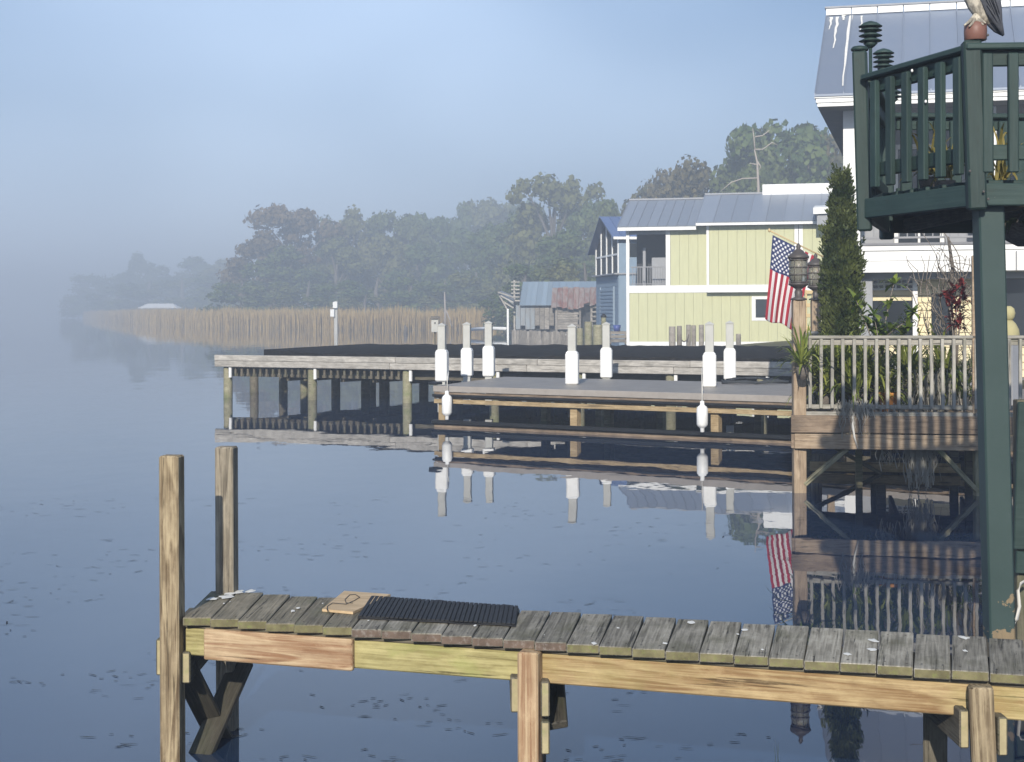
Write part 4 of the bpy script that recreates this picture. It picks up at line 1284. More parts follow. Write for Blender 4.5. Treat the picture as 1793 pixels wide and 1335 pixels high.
# ---- far boat shelter roof in the reeds
pf = P(275, 536, 330)
sf = thing('boat_shelter', 'low pale hip roofed shelter beyond the reeds in the mist', 'shelter', (pf.x, 332, .5))
w2, h2 = 4.2, 1.0
zf = 2.95
V = [(pf.x - w2, 330, zf), (pf.x + w2, 330, zf), (pf.x + w2, 336, zf), (pf.x - w2, 336, zf), (pf.x - w2 * .62, 333, zf + h2), (pf.x + w2 * .62, 333, zf + h2)]
wmesh('roof', V, [[0, 1, 5, 4], [1, 2, 5], [2, 3, 4, 5], [3, 0, 4], [3, 2, 1, 0]], M_['white'], sf)
for sx in (-1, 1):
    for y in (330.6, 335.4):
        beam('leg', (pf.x + sx * 3.7, y, .2), (pf.x + sx * 3.7, y, zf), .2, .2, M_['oldboard'], sf)

# ================================================================== white house
YW = 37.3
wo = P(1478, 640, YW)
fw = Fr((wo.x, wo.y), R(14.4))
wh = thing('white_house', 'white two storey house with blue gray metal roof and porches', 'house', (wo.x, wo.y, 0))
def Uw(px, py=450, v=0): return fw.uz(px, py, v)[0]
def Zw(px, py, v=0): return fw.uz(px, py, v)[1]
UEND = 9.0
ze0, ze1 = Zw(1500, 190), Zw(1430, 166)
fw.box('corner_column', 0, Uw(1506, 400), -.03, .35, .3, ze0 - .02, M_['white'], wh)
fw.box('side_wall', .02, .2, .36, 13, .3, ze0 - .02, M_['white'], wh)
uC = Uw(1506, 400)
# upper porch
zfl = Zw(1600, 430); zbb = Zw(1600, 477)
fw.box('porch_floor', uC, UEND, .0, 3.0, zfl - .3, zfl - .1, M_['soffit'], wh)
fw.box('porch_back_wall', uC, UEND, 3.0, 3.2, zfl - .1, ze0, M_['shadegray'], wh)
fw.box('porch_ceiling', uC, UEND, .0, 3.0, ze0 - .06, ze0 - .02, M_['soffit'], wh)
# the white entablature in three lapped boards
zz0 = zbb; hh = (zfl - zbb)
for k, (a, b, off) in enumerate(((0, .42, 0), (.43, .80, -.012), (.81, 1.0, -.05))):
    fw.box('band_board', uC + .002, UEND, off - .02, off + .12, zz0 + hh * a, zz0 + hh * b, M_['white'], wh)
fw.box('floor_edge', uC + .002, UEND, -.1, .1, zfl, zfl + .06, M_['soffit'], wh)
# upper porch railing
rz1 = Zw(1600, 372)
fw.box('rail', uC + .02, UEND, .04, .10, zfl + .16, zfl + .21, M_['irongray'], wh)
fw.box('rail', uC + .02, UEND, .02, .12, rz1, rz1 + .06, M_['irongray'], wh)
k = 0
while uC + .1 + k * .19 < 5:
    fw.box('baluster', uC + .1 + k * .19, uC + .13 + k * .19, .055, .085, zfl + .21, rz1, M_['irongray'], wh, .004); k += 1
# upper back wall: windows and a doorway
for a, b, c, d in ((1.2, 2.2, zfl + .1, ze0 - .7), (3.0, 4.3, zfl + .9, ze0 - .7), (4.9, 5.9, zfl + .1, ze0 - .6)):
    w_ = fw.box('window', a, b, 2.95, 2.99, c, d, M_['glassdark'], wh)
    for e in ((a - .1, a, c, d), (b, b + .1, c, d), (a - .1, b + .1, d, d + .12), ((a + b) / 2 - .03, (a + b) / 2 + .03, c, d)):
        fw.box('frame', e[0], e[1], 2.90, 2.945, e[2], e[3], M_['white'], w_)
fw.box('upper_post', Uw(1722, 250), Uw(1745, 250), .02, .3, zfl, ze0 - .06, M_['white'], wh)
# lower porch: cream wall set back
VB = 2.6
zg = .5
fw.box('lower_floor', uC, UEND, .0, VB, zg - .3, zg, M_['soffit'], wh)
fw.box('lower_ceiling', uC, UEND, .13, VB, zbb + .02, zbb + .08, M_['shadegray'], wh)
fw.box('shade_gray_frame', uC + .002, Uw(1527, 560), .4, .6, zg, zbb, M_['shadegray'], wh)  # gray of this frame and the beam carries the lower porch's shade
fw.box('shade_gray_beam', uC + .002, UEND, .4, .55, Zw(1600, 489, .4), zbb + .01, M_['shadegray'], wh)
cz0, cz1 = zg, zbb
ca, cb = Uw(1520, 560, 1.2), Uw(1600, 560, 1.2)
n = 14
for k in range(n):
    z0_ = cz0 + (cz1 - cz0) * k / n
    fw.box('siding_board', ca, UEND, 1.2, 1.26, z0_, z0_ + (cz1 - cz0) / n - .012, M_['cream'], wh, .01)
fw.box('siding_backing', ca, UEND, 1.265, 1.3, cz0, cz1, M_['cream'], wh)
def Wn(x0, y0, x1, y1, vv, name='window'):
    a, b = Uw(x0, y0, vv), Uw(x1, y0, vv)
    return fw.box(name, a, b, vv, vv + .04, Zw(x0, y1, vv), Zw(x0, y0, vv), M_['glassdark'], wh), a, b, Zw(x0, y1, vv), Zw(x0, y0, vv)
tw, a, b, c, d = Wn(1528, 490, 1599, 507, 1.13)
for k in range(8):
    uu = a + (b - a) * k / 7
    fw.box('muntin', uu - .02, uu + .02, 1.09, 1.125, c, d, M_['white'], tw)
for z in (c, c + (d - c) * .52, d):
    fw.box('muntin', a, b, 1.085, 1.122, z - .025, z + .025, M_['white'], tw)
Wn(1528, 527, 1599, 600, 1.13)
fw.box('lower_post', Uw(1598, 540, .9), Uw(1607, 540, .9), .9, 1.1, zg, zbb, M_['white'], wh)
Wn(1631, 514, 1664, 600, 1.13)
Wn(1757, 480, 1800, 600, 1.0)
tw, a, b, c, d = Wn(1757, 440, 1800, 474, -.08)
tw.data.materials[0] = M_['white']
for uu in (a + .01, (a + b) / 2):
    fw.box('muntin', uu, uu + .03, -.11, -.085, c, d, M_['irongray'], tw)
# eave: three stepped white boards
OE = -1.0
uL = fw.uz(1426, 170, OE)[0]
zA0, zA1 = fw.uz(1428, 187, OE)[1], fw.uz(1426, 166, OE)[1]
hA = zA1 - zA0
for a, b, off in ((0, .3, .06), (.32, .66, .03), (.68, 1.0, 0)):
    fw.box('eave_board', uL + off, UEND, OE + off, OE + off + .05, zA0 + hA * a, zA0 + hA * b, M_['white'], wh)
    fw.box('eave_board', uL + off, uL + off + .05, OE + off + .051, 13.2, zA0 + hA * a, zA0 + hA * b, M_['soffit'], wh)
fw.box('soffit', uL + .1, UEND, OE + .1, 13.0, zA0 - .0, zA0 + .03, M_['soffit'], wh)
vr = 3.2
zr = fw.uz(1447, 28, vr)[1]
uR = fw.uz(1446, 28, vr)[0]
n = 15
for i in range(n):
    t0, t1 = i / n, (i + 1) / n
    a0_, a1_ = uL + (UEND - uL) * t0, uL + (UEND - uL) * t1
    r0_, r1_ = uR + (UEND - uR) * t0, uR + (UEND - uR) * t1
    V = [fw.pt(a0_, OE - .03, zA1), fw.pt(a1_ - .003, OE - .03, zA1), fw.pt(r1_ - .003, vr, zr), fw.pt(r0_, vr, zr)]
    V += [v - Vector((0, 0, .05)) for v in V]
    nn = Vector((0, 0, .035))
    V += [fw.pt(a0_, OE - .03, zA1), fw.pt(a0_ + .025, OE - .03, zA1), fw.pt(r0_ + .025, vr, zr), fw.pt(r0_, vr, zr)]
    V += [v + nn for v in V[8:12]]
    wmesh('roof_panel', V, [[0, 1, 2, 3], [7, 6, 5, 4], [0, 4, 5, 1], [1, 5, 6, 2], [2, 6, 7, 3], [3, 7, 4, 0], [12, 13, 14, 15], [8, 12, 15, 11], [9, 10, 14, 13], [8, 9, 13, 12]], M_['roof_big'], wh)
    fw.box('ridge_board', r0_ + .01, r1_ - .01, vr - .05, vr + .15, zr + .0, zr + .17, M_['white'], wh)
fw.box('ridge_cap', uR - .02, UEND, vr - .08, vr + .2, zr + .172, zr + .22, M_['shadegray'], wh)
V = [fw.pt(uL, 7.6, zA1), fw.pt(UEND, 7.6, zA1), fw.pt(UEND, vr + .2, zr), fw.pt(uR, vr + .2, zr)]
V += [v - Vector((0, 0, .05)) for v in V]
wmesh('far_roof_slope', V, [[0, 1, 2, 3], [7, 6, 5, 4], [0, 4, 5, 1], [1, 5, 6, 2], [2, 6, 7, 3], [3, 7, 4, 0]], M_['roof_big'], wh)
# streaks of droppings run down the roof from the ridge
sl = Vector(fw.pt(uL, OE - .03, zA1)); 
V, F = [], []
def rf(s, t): # s along, t up the slope
    a_ = fw.pt(uL + s, OE - .03, zA1); r_ = fw.pt(uR + s, vr, zr)
    return a_.lerp(r_, t) + Vector((0, -.012, .014))
for s, t0, t1, w in ((.62, .98, .08, .035), (.30, .97, .55, .03), (.14, .97, .8, .03), (.9, .97, .75, .02), (.45, .99, .92, .04)):
    i = len(V); m = 9
    for k in range(m):
        t = t0 + (t1 - t0) * k / (m - 1)
        ww = w * (1.3 - .9 * k / (m - 1)) * random.uniform(.7, 1.2)
        ds = random.uniform(-.02, .02)
        V += [rf(s + ds - ww, t), rf(s + ds + ww, t)]
    for k in range(m - 1): F.append([i + 2 * k, i + 2 * k + 1, i + 2 * k + 3, i + 2 * k + 2])
wmesh('streaks', V, F, DROP, wh, False, True)

# ================================================================== wooden balcony over the water
YC = 18.4
pc0 = P(1399, 700, YC)
fd = Fr((pc0.x, pc0.y), R(11))
wb = thing('wooden_balcony', 'brown wooden balcony on braced posts over the water with gray railing', 'balcony', (pc0.x, pc0.y, 0))
def Ud(px, py=650, v=0): return fd.uz(px, py, v)[0]
def Zd(px, py, v=0): return fd.uz(px, py, v)[1]
LD = Ud(1712) + .9
VD = 5.2
ztop = Zd(1399, 526)
hw = .0725
beam('corner_post', fd.pt(0, 0, -.8), fd.pt(0, 0, ztop), .145, .145, M_['cornerpost'], wb, (0, 1, 0), .01)
# decking and fascias
zdk = Zd(1450, 727)
n = 20
for k in range(n):
    fd.box('deck_board', -.09, LD, -.1 + VD * k / n + .004, -.1 + VD * (k + 1) / n - .004, zdk - .035, zdk, M_['brown'], wb)
fd.box('fascia', Ud(1385), LD, -.14, -.10, Zd(1450, 757), Zd(1450, 731), M_['brown'], wb)
fd.box('fascia', Ud(1391), LD, -.135, -.095, Zd(1450, 785), Zd(1450, 759), M_['cornerpost'], wb)
fd.box('side_fascia', -.09, -.05, -.09, VD, Zd(1450, 785), Zd(1450, 731), M_['brown'], wb)
for u in (1.2, 2.2):
    fd.box('joist', u, u + .05, -.09, VD, zdk - .3, zdk - .04, M_['under'], wb)
fd.box('back_beam', 0, LD, 2.4, 2.46, zdk - .35, zdk - .04, M_['under'], wb)
# posts below, braces
beam('corner_post', fd.pt(LD - .9, 0, -.8), fd.pt(LD - .9, 0, Zd(1712, 785)), .09, .12, M_['pile'], wb, (0, 1, 0))
for u, v in ((.05, 2.4), (.05, 4.9), (1.0, 2.4), (2.1, 2.4), (1.0, 4.9), (2.1, 4.9)):
    fd.box('under_post', u - .06, u + .06, v - .06, v + .06, -.8, zdk - .04, M_['under'], wb)
zbr = Zd(1450, 784)
beam('brace', fd.pt(.06, -.02, Zd(1410, 848)), fd.pt(Ud(1484), -.02, zbr), .05, .10, M_['pile'], wb, (0, 1, 0))
beam('brace', fd.pt(Ud(1713) - .02, -.02, Zd(1712, 860)), fd.pt(Ud(1640), -.02, zbr + .01), .05, .10, M_['pile'], wb, (0, 1, 0))
beam('brace', fd.pt(.06, 2.3, zbr), fd.pt(1.0, 2.3, .0), .05, .10, M_['under'], wb, (0, 1, 0))
fd.box('cross_member', .1, LD - .9, 2.3, 2.36, .02, .14, M_['stringer'], wb)
fd.box('under_post', Ud(1500), Ud(1513), .9, 1.02, -.8, zdk - .04, M_['pile'], wb)
# railing: top rail, bottom rail, balusters
zr1, zr0 = Zd(1500, 588), Zd(1500, 712)
fd.box('top_rail', .075, LD, -.05, .06, zr1 - .035, zr1, M_['rail'], wb)
fd.box('sub_rail', .075, LD, -.015, .02, zr1 - .11, zr1 - .037, M_['rail'], wb)
fd.box('bottom_rail', .075, LD, -.035, .035, zr0 - .03, zr0 + .02, M_['rail'], wb)
fd.box('bottom_rail', .075, LD, -.05, .05, zr0 - .11, zr0 - .06, M_['rail'], wb)
k = 0
while True:
    px = 1418 + 19.4 * k
    if px > 1790: break
    u = Ud(px, 650, -.05)
    beam('baluster', fd.pt(u, -.045, zr0 - .02), fd.pt(u + random.uniform(-.006, .006), -.045, zr1 - .037), .036, .036, M_['rail'], wb, (0, 1, 0), .004)
    k += 1
fd.box('end_post', Ud(1702), Ud(1709), -.05, .05, zdk, zr1 + .9, M_['cornerpost'], wb)
# far lamp post, near the back of the balcony
YL2 = 22.3
p2 = P(1429, 700, YL2)
beam('lamp_post', (p2.x, YL2, .2), (p2.x, YL2, P(1429, 526, YL2).z), .13, .13, M_['cornerpost'], wb, (0, 1, 0), .01)
# side rail running back
for (z_, h_) in ((zr1, .035), (zr0 + .02, .05)):
    beam('side_rail', fd.pt(.02, .09, z_ - h_ / 2), Vector((p2.x - .02, YL2 - .08, z_ - h_ / 2)), .08, h_, M_['rail'], wb)
for k in range(1, 26):
    a = fd.pt(.02, .09, 0).lerp(Vector((p2.x - .02, YL2 - .08, 0)), k / 26)
    beam('baluster', (a.x, a.y, zr0 + .03), (a.x, a.y, zr1 - .04), .034, .034, M_['rail'], wb, (0, 1, 0), .004)

def lantern(c, s, label):
    t = thing('lantern', label, 'lantern', c, 'post lanterns on the wooden balcony')
    M0 = T(c) @ Matrix.Diagonal((s, s, s, 1))
    lathe('base', [(.10, 0), (.10, .02), (.045, .04), (.05, .10), (.035, .13), (.06, .15), (.12, .185), (.125, .20), (.11, .21)], M_['bronze'], t, M0, 18)
    gl, ntg, bg = newmat('seeded_glass') if 'lglass' not in M_ else (M_['lglass'], None, None)
    if ntg is not None:
        bg.inputs['Base Color'].default_value = (.62, .60, .50, 1); bg.inputs['Roughness'].default_value = .25
        bg.inputs['Transmission Weight'].default_value = .75; bg.inputs['IOR'].default_value = 1.2
        bump(ntg, bg, noise_tex(ntg, coords(ntg), 26.0, 3.0), .6, .01)
        M_['lglass'] = gl
    lathe('glass', [(.098, .212), (.104, .30), (.104, .40), (.098, .50)], gl, t, M0, 20)
    lathe('lamp_holder', [(.03, .21), (.03, .30), (.02, .31), (.032, .36), (.02, .42)], M_['white'], t, M0, 10)
    for z in (.22, .31, .40, .49):
        lathe('hoop', [(.106, z - .006), (.118, z - .006), (.118, z + .006), (.106, z + .006)], M_['bronze'], t, M0, 20, False)
    for k in range(8):
        q = k * math.pi / 4 + .2
        V, F = tube_geo([(math.cos(q) * .114, math.sin(q) * .114, .205), (math.cos(q) * .114, math.sin(q) * .114, .505)], .005, 5)
        mobj('bar', V, F, M_['bronze'], t, True, M0, True)
    lathe('roof', [(.128, .505), (.13, .53), (.10, .56), (.075, .575), (.06, .60), (.03, .615), (.022, .63), (.032, .648), (.022, .668), (.008, .69)], M_['bronze'], t, M0, 18)
lantern(fd.pt(0, 0, ztop), .95, 'front lantern with wire cage on the corner post before the flag')
lantern((p2.x, YL2, P(1429, 526, YL2).z), .95, 'rear lantern partly hidden by the cypress on the balcony')

# ================================================================== flag
def flag_mat():
    m, nt, b = newmat('flag_cloth')
    uv = N(nt, 'ShaderNodeUVMap'); sp = N(nt, 'ShaderNodeSeparateXYZ'); nt.links.new(uv.outputs[0], sp.inputs[0])
    u, v = sp.outputs[0], sp.outputs[1]           # u along the fly 0..1, v from top edge 0..1
    st = mth(nt, 'MODULO', mth(nt, 'FLOOR', mth(nt, 'MULTIPLY', v, 13.0)), 2.0)
    col = mixc(nt, mth(nt, 'GREATER_THAN', st, .5), (.42, .02, .04), (.80, .78, .76))
    cant = mth(nt, 'MULTIPLY', mth(nt, 'LESS_THAN', u, .4), mth(nt, 'LESS_THAN', v, 7 / 13))
    cu, cv = mth(nt, 'DIVIDE', u, .4), mth(nt, 'DIVIDE', v, 7 / 13)
    def dots(nx, ny, ox, oy):
        a = mth(nt, 'SUBTRACT', mth(nt, 'FRACT', mth(nt, 'ADD', mth(nt, 'MULTIPLY', cu, 6.0), ox)), .5)
        c = mth(nt, 'SUBTRACT', mth(nt, 'FRACT', mth(nt, 'ADD', mth(nt, 'MULTIPLY', cv, 5.0), oy)), .5)
        d = mth(nt, 'SQRT', mth(nt, 'ADD', mth(nt, 'MULTIPLY', a, a), mth(nt, 'MULTIPLY', mth(nt, 'MULTIPLY', c, c), .75)))
        ang = mth(nt, 'ARCTAN2', c, a)
        star = mth(nt, 'ADD', .2, mth(nt, 'MULTIPLY', mth(nt, 'COSINE', mth(nt, 'MULTIPLY', ang, 5.0)), .055))
        return mth(nt, 'LESS_THAN', d, star)
    d1 = dots(6, 5, 0, 0)
    ins = mth(nt, 'MULTIPLY', mth(nt, 'MULTIPLY', mth(nt, 'GREATER_THAN', cu, .0833), mth(nt, 'LESS_THAN', cu, .9166)), mth(nt, 'MULTIPLY', mth(nt, 'GREATER_THAN', cv, .1), mth(nt, 'LESS_THAN', cv, .9)))
    d2 = mth(nt, 'MULTIPLY', dots(5, 4, .5, .5), ins)
    stars = mth(nt, 'MAXIMUM', d1, d2)
    ccol = mixc(nt, stars, (.022, .035, .13), (.82, .82, .82))
    col = mixc(nt, cant, col, ccol)
    nt.links.new(col, b.inputs['Base Color']); b.inputs['Roughness'].default_value = .8
    tr = N(nt, 'ShaderNodeBsdfTranslucent'); nt.links.new(col, tr.inputs['Color'])
    ms = N(nt, 'ShaderNodeMixShader'); ms.inputs['Fac'].default_value = .25
    nt.links.new(b.outputs[0], ms.inputs[1]); nt.links.new(tr.outputs[0], ms.inputs[2])
    nt.links.new(ms.outputs[0], nt.nodes['Material Output'].inputs['Surface'])
    return m
YF = 28.2
fl = thing('flag', 'striped flag with starred blue canton hanging from a slanted pole', 'flag', P(1440, 450, YF))
tip, root_ = P(1347, 404, YF), P(1452, 455, YF + .1)
tube('pole', [tip, root_], .013, M_['polewood'], fl, 8)
lathe('finial', [(.012, -.03), (.024, -.01), (.022, .02), (.006, .04)], M_['polewood'], fl, T(tip), 10)
na, nb2 = 40, 60
V, F, uvs = [], [], []
for ib in range(nb2 + 1):
    b = ib / nb2
    for ia in range(na + 1):
        a = ia / na
        top_ = (1353 + 74 * a, 412 + 37 * a)
        # lower hem gathers and hangs slightly to the left
        bot = (1341 + 52 * a, 559 + 20 * a)
        k = b ** .9
        px = top_[0] + (bot[0] - top_[0]) * k + 1.2 * math.sin(b * 5 + a * 3) * b
        py = top_[1] + (bot[1] - top_[1]) * b + 2.5 * math.sin(a * 9) * b
        amp = .012 + .075 * b
        dy = amp * math.sin(a * 15 + b * 1.6) + .04 * b * math.sin(a * 6.0 + 1) + .02 * math.sin(b * 7 + a * 2) * b
        V.append(P(px, py, YF + dy - .02))
        uvs.append((b, a))
for ib in range(nb2):
    for ia in range(na):
        i = ib * (na + 1) + ia
        F.append([i, i + 1, i + na + 2, i + na + 1])
M_['flag'] = flag_mat()
fo_ = wmesh('cloth', V, F, M_['flag'], fl, True, False)
uvl = fo_.data.uv_layers.new(name='UVMap')
for li, l in enumerate(fo_.data.loops): uvl.data[li].uv = uvs[l.vertex_index]
sm = fo_.modifiers.new('thickness', 'SOLIDIFY'); sm.thickness = .002
# the pole's bracket post behind the cypress
fpst = beam('bracket_post', P(1453, 440, YF + .15), Vector((P(1453, 440, YF + .15).x, YF + .15, -.5)), .12, .12, M_['cornerpost'], fl, (0, 1, 0))
# tall yellow frame chair seen between the lamp posts
yc_ = thing('folding_ladder', 'yellow wooden step ladder behind the front lantern post', 'ladder', P(1420, 600, 25.5))
for px in (1411, 1423):
    beam('stile', P(px, 508, 25.5), P(px, 610, 25.5), .035, .05, M_['polewood'], yc_, (0, 1, 0))
for py in (512, 535, 553, 575):
    beam('rung', P(1411, py, 25.48), P(1423, py, 25.48), .03, .06, M_['polewood'], yc_)

# ================================================================== cypress on the balcony
YT = 20.3
ct = P(1472, 600, YT); ctop = P(1474, 294, YT)
cy = thing('cypress', 'narrow dark green cypress standing on the balcony before the white house', 'tree', (ct.x, YT, zdk))
H = ctop.z - zdk - .25
g = np.random.default_rng(3)
V, F = [], []
def cyr(t): return .245 * (min(1, (1 - t) / .45) ** .8) * (.85 + .15 * min(1, t / .08))
for k in range(5200):                        # dense inner foliage
    t = g.random() ** .9 * .96
    q = g.random() * 6.283
    pr = cyr(t) * (.45 + .45 * g.random())
    p = np.array([ct.x + (ctop.x - ct.x) * t + pr * math.cos(q), YT + pr * math.sin(q), zdk + .2 + .08 + (H - .1) * t])
    out = np.array([math.cos(q) * .5, math.sin(q) * .5, 1.0]) + g.normal(size=3) * .3; out /= np.linalg.norm(out)
    side = np.cross(out, g.normal(size=3)); side /= np.linalg.norm(side)
    L, w = .06 + .04 * g.random(), .014 + .012 * g.random()
    i = len(V)
    V += [tuple(p - side * w), tuple(p + side * w), tuple(p + side * w * .8 + out * L * .6), tuple(p + out * L), tuple(p - side * w * .8 + out * L * .6)]
    F.append([i, i + 1, i + 2, i + 3, i + 4])
for k in range(420):                         # plumes of sprays
    t = g.random() ** .85 * .97
    h = .08 + (H - .1) * t
    q = g.random() * 6.283
    pr = cyr(t) * (.62 + .36 * g.random())
    c = np.array([ct.x + (ctop.x - ct.x) * t + pr * math.cos(q), YT + pr * math.sin(q), zdk + .2 + h])
    up_ = np.array([math.cos(q) * .35, math.sin(q) * .35, 1.0]); up_ /= np.linalg.norm(up_)
    size = .08 + .08 * g.random()
    for j in range(38):
        s_ = g.random()
        d = g.normal(size=3); d /= np.linalg.norm(d)
        p = c + up_ * (s_ - .35) * size * 2.4 + d * size * .42 * (1 - s_ * .75)
        out = up_ + d * .6; out /= np.linalg.norm(out)
        side = np.cross(out, g.normal(size=3)); side /= np.linalg.norm(side)
        L, w = .030 + .030 * g.random(), .006 + .008 * g.random()
        i = len(V)
        V += [tuple(p - side * w), tuple(p + side * w), tuple(p + side * w * .8 + out * L * .6), tuple(p + out * L), tuple(p - side * w * .8 + out * L * .6)]
        F.append([i, i + 1, i + 2, i + 3, i + 4])
wmesh('crown', V, F, M_['conifer'], cy, False, False)
tube('trunk', [(ct.x, YT, zdk + .1), (ct.x, YT, zdk + 1.2), (ctop.x, YT, zdk + H - .3)], [.05, .04, .012], M_['bark'], cy)
lathe('pot', [(.14, 0), (.20, .28), (.22, .28), (.22, .32), (.17, .32), (.15, .25)], M_['terracotta'], cy, T((ct.x, YT, zdk)), 16)

# ================================================================== plants on the balcony
def strap_geo(V, F, base, direc, L, w, droop, n=5):
    base = Vector(base); d = Vector(direc).normalized()
    side = d.cross(Vector((0, 0, 1)))
    side = side.normalized() if side.length > .01 else Vector((1, 0, 0))
    i = len(V); p = base.copy()
    for k in range(n + 1):
        t = k / n
        ww = w * (.7 + .6 * t) * (1 - t ** 3)
        V += [p - side * ww, p + side * ww]
        d = (d + Vector((0, 0, -droop * t * 2.2 / n))).normalized()
        p = p + d * (L / n)
    for k in range(n): F.append([i + 2 * k, i + 2 * k + 1, i + 2 * k + 3, i + 2 * k + 2])

def rosette(px, py, Y, n, L, label, mat='strap', w=.014, cat='plant', group='leafy plants on the balcony', name='strap_leaf_plant'):
    c = P(px, py, Y)
    t = thing(name, label, cat, c, group)
    V, F = [], []
    for k in range(n):
        q = random.uniform(0, 6.283); el = random.uniform(.2, 1.4)
        strap_geo(V, F, c + Vector((random.uniform(-.04, .04), random.uniform(-.04, .04), 0)), (math.cos(q) * math.cos(el), math.sin(q) * math.cos(el), math.sin(el)), L * random.uniform(.6, 1.15), w * random.uniform(.7, 1.3), random.uniform(.6, 2.2))
    wmesh('leaves', V, F, M_[mat], t, False, False)
    if L > .4: lathe('pot', [(.05, -.14), (.075, 0), (.065, .0), (.05, -.05)], M_['bark'], t, T((c.x, c.y, c.z - .02)), 12)
    return t
for px, py, Y, n, L, lab in ((1432, 660, 18.75, 26, .50, 'strap leaved plant hanging at the railing beside the corner post'), (1445, 690, 18.7, 26, .45, 'low strap leaved plant behind the railing near the corner post'),
                             (1470, 655, 18.9, 26, .5, 'third strap leaved plant along the railing from the corner post'), (1495, 690, 18.7, 26, .5, 'dense strap leaved plant low in the middle left of the railing'),
                             (1525, 665, 18.9, 24, .5, 'strap leaved plant behind the railing under the leafy bush'), (1550, 695, 18.75, 24, .45, 'strap leaved plant left of the orange flower pot'),
                             (1590, 660, 18.9, 24, .5, 'strap leaved plant above the orange flower pot'), (1620, 690, 18.8, 22, .45, 'strap leaved plant right of the orange flower pot'), (1650, 660, 18.9, 22, .5, 'strap leaved plant under the red leaves'),
                             (1680, 695, 18.8, 22, .45, 'last strap leaved plant next to the green column'), (1405, 640, 18.15, 12, .38, 'small fern like plant tied outside the corner post')):
    rosette(px, py, Y + (.02 if int(px) % 2 else .14), n * 4, L * 1.3, lab, 'strap', .016)
op = P(1556, 712, 18.72)
pot = lathe('flower_pot', [(.085, 0), (.12, .2), (.135, .2), (.135, .235), (.10, .235), (.09, .18)], M_['terracotta'], None, T((op.x, op.y, zdk + .001)), 16)
tag(pot, 'orange clay flower pot behind the gray balusters', 'pot')

def bush(base, stems, mat, leafL, leafW, label, nleaf, name='leafy_bush', cat='bush', stemmat='twig', group=None):
    base = Vector(base)
    t = thing(name, label, cat, base, group)
    tv, tf, V, F = [], [], [], []
    for s in stems:
        pts = [base] + [Vector(p) for p in s]
        v, f = tube_geo(pts, [.012] + [.008] * (len(pts) - 2) + [.004], 5); o = len(tv); tv.extend(v); tf.extend([[i + o for i in q] for q in f])
        for k in range(nleaf):
            q0 = random.uniform(.45, 1)
            seg_ = min(int(q0 * (len(pts) - 1)), len(pts) - 2); fr_ = q0 * (len(pts) - 1) - seg_
            p = pts[seg_].lerp(pts[seg_ + 1], fr_) if random.random() < .55 else pts[-1]
            q = random.uniform(0, 6.283); el = random.uniform(-.3, 1.1)
            strap_geo(V, F, p, (math.cos(q) * math.cos(el), math.sin(q) * math.cos(el), math.sin(el)), leafL * random.uniform(.6, 1.2), leafW * random.uniform(.7, 1.2), random.uniform(.3, 1.6), 4)
    wmesh('stems', tv, tf, M_[stemmat], t, True, True)
    wmesh('leaves', V, F, M_[mat], t, False, False)
    return t
def at(l, Y): return [P(a, b, Y + random.uniform(-.15, .15)) for a, b in l]
bb = P(1540, 655, 19.0)
bush(bb, [at([(1525, 590), (1505, 540), (1498, 525)], 19), at([(1545, 590), (1555, 540), (1565, 497)], 19), at([(1550, 590), (1590, 560), (1600, 548)], 19),
          at([(1530, 600), (1535, 570)], 19), at([(1550, 600), (1560, 575)], 19), at([(1540, 600), (1520, 570)], 19), at([(1545, 610), (1545, 585)], 19), at([(1540, 605), (1530, 550)], 19), at([(1575, 600), (1590, 575)], 19)], 'broad', .19, .03,
     'broad leaved green bush rising above the balcony railing', 30)
bb = P(1640, 655, 19.2)
bush(bb, [at([(1630, 600), (1618, 560), (1615, 540)], 19.2), at([(1640, 600), (1632, 575)], 19.2), at([(1612, 590), (1606, 580)], 19.2)], 'broad', .10, .016, 'sparse dark sprig in front of the cream wall', 4)
rb = P(1675, 640, 18.9)
bush(rb, [at([(1668, 580), (1662, 520)], 18.9), at([(1675, 580), (1672, 508)], 18.9), at([(1680, 570), (1684, 500)], 18.9), at([(1670, 570), (1655, 515)], 18.9), at([(1680, 575), (1688, 525)], 18.9), at([(1672, 580), (1676, 535)], 18.9)], 'redleaf', .13, .024, 'red leaved bush among gray twigs beside the green column', 34)
# bare vine tangle climbing the right end
vt = thing('bare_vine', 'tangle of bare gray vine twigs climbing beside the green column', 'vine', P(1680, 700, 19.1))
tv, tf = [], []
for k in range(95):
    x, y = random.uniform(1640, 1708), random.uniform(470, 715)
    pts = []
    dx, dy = random.uniform(-5, 5), -random.uniform(4, 14)
    for s in range(random.randint(5, 9)):
        pts.append(P(x, y, 19.0 + .25 * noise.noise((x * .05, y * .05, k)) + random.uniform(-.03, .03)))
        dx += random.uniform(-5, 5); dy += random.uniform(-4, 4.5)
        x = min(1709, max(1580, x + dx)); y = max(400, y + dy)
    v, f = tube_geo(pts, random.uniform(.003, .006), 4); o = len(tv); tv.extend(v); tf.extend([[i + o for i in q] for q in f])
for k in range(26):
    x, y = random.uniform(1600, 1680), random.uniform(480, 590)
    pts = [P(x, y, 19.1)]
    for s in range(4):
        x += random.uniform(-14, 8); y -= random.uniform(5, 22); pts.append(P(x, y, 19.1 + random.uniform(-.1, .1)))
    v, f = tube_geo(pts, [.006, .006, .005, .004, .003], 4); o = len(tv); tv.extend(v); tf.extend([[i + o for i in q] for q in f])
wmesh('twigs', tv, tf, M_['twig'], vt, True, False)
tube('stem', [P(1672, 720, 19.2), P(1668, 640, 19.2), P(1664, 540, 19.2), P(1668, 470, 19.2), P(1660, 415, 19.2)], [.035, .03, .03, .025, .015], M_['bark'], vt)
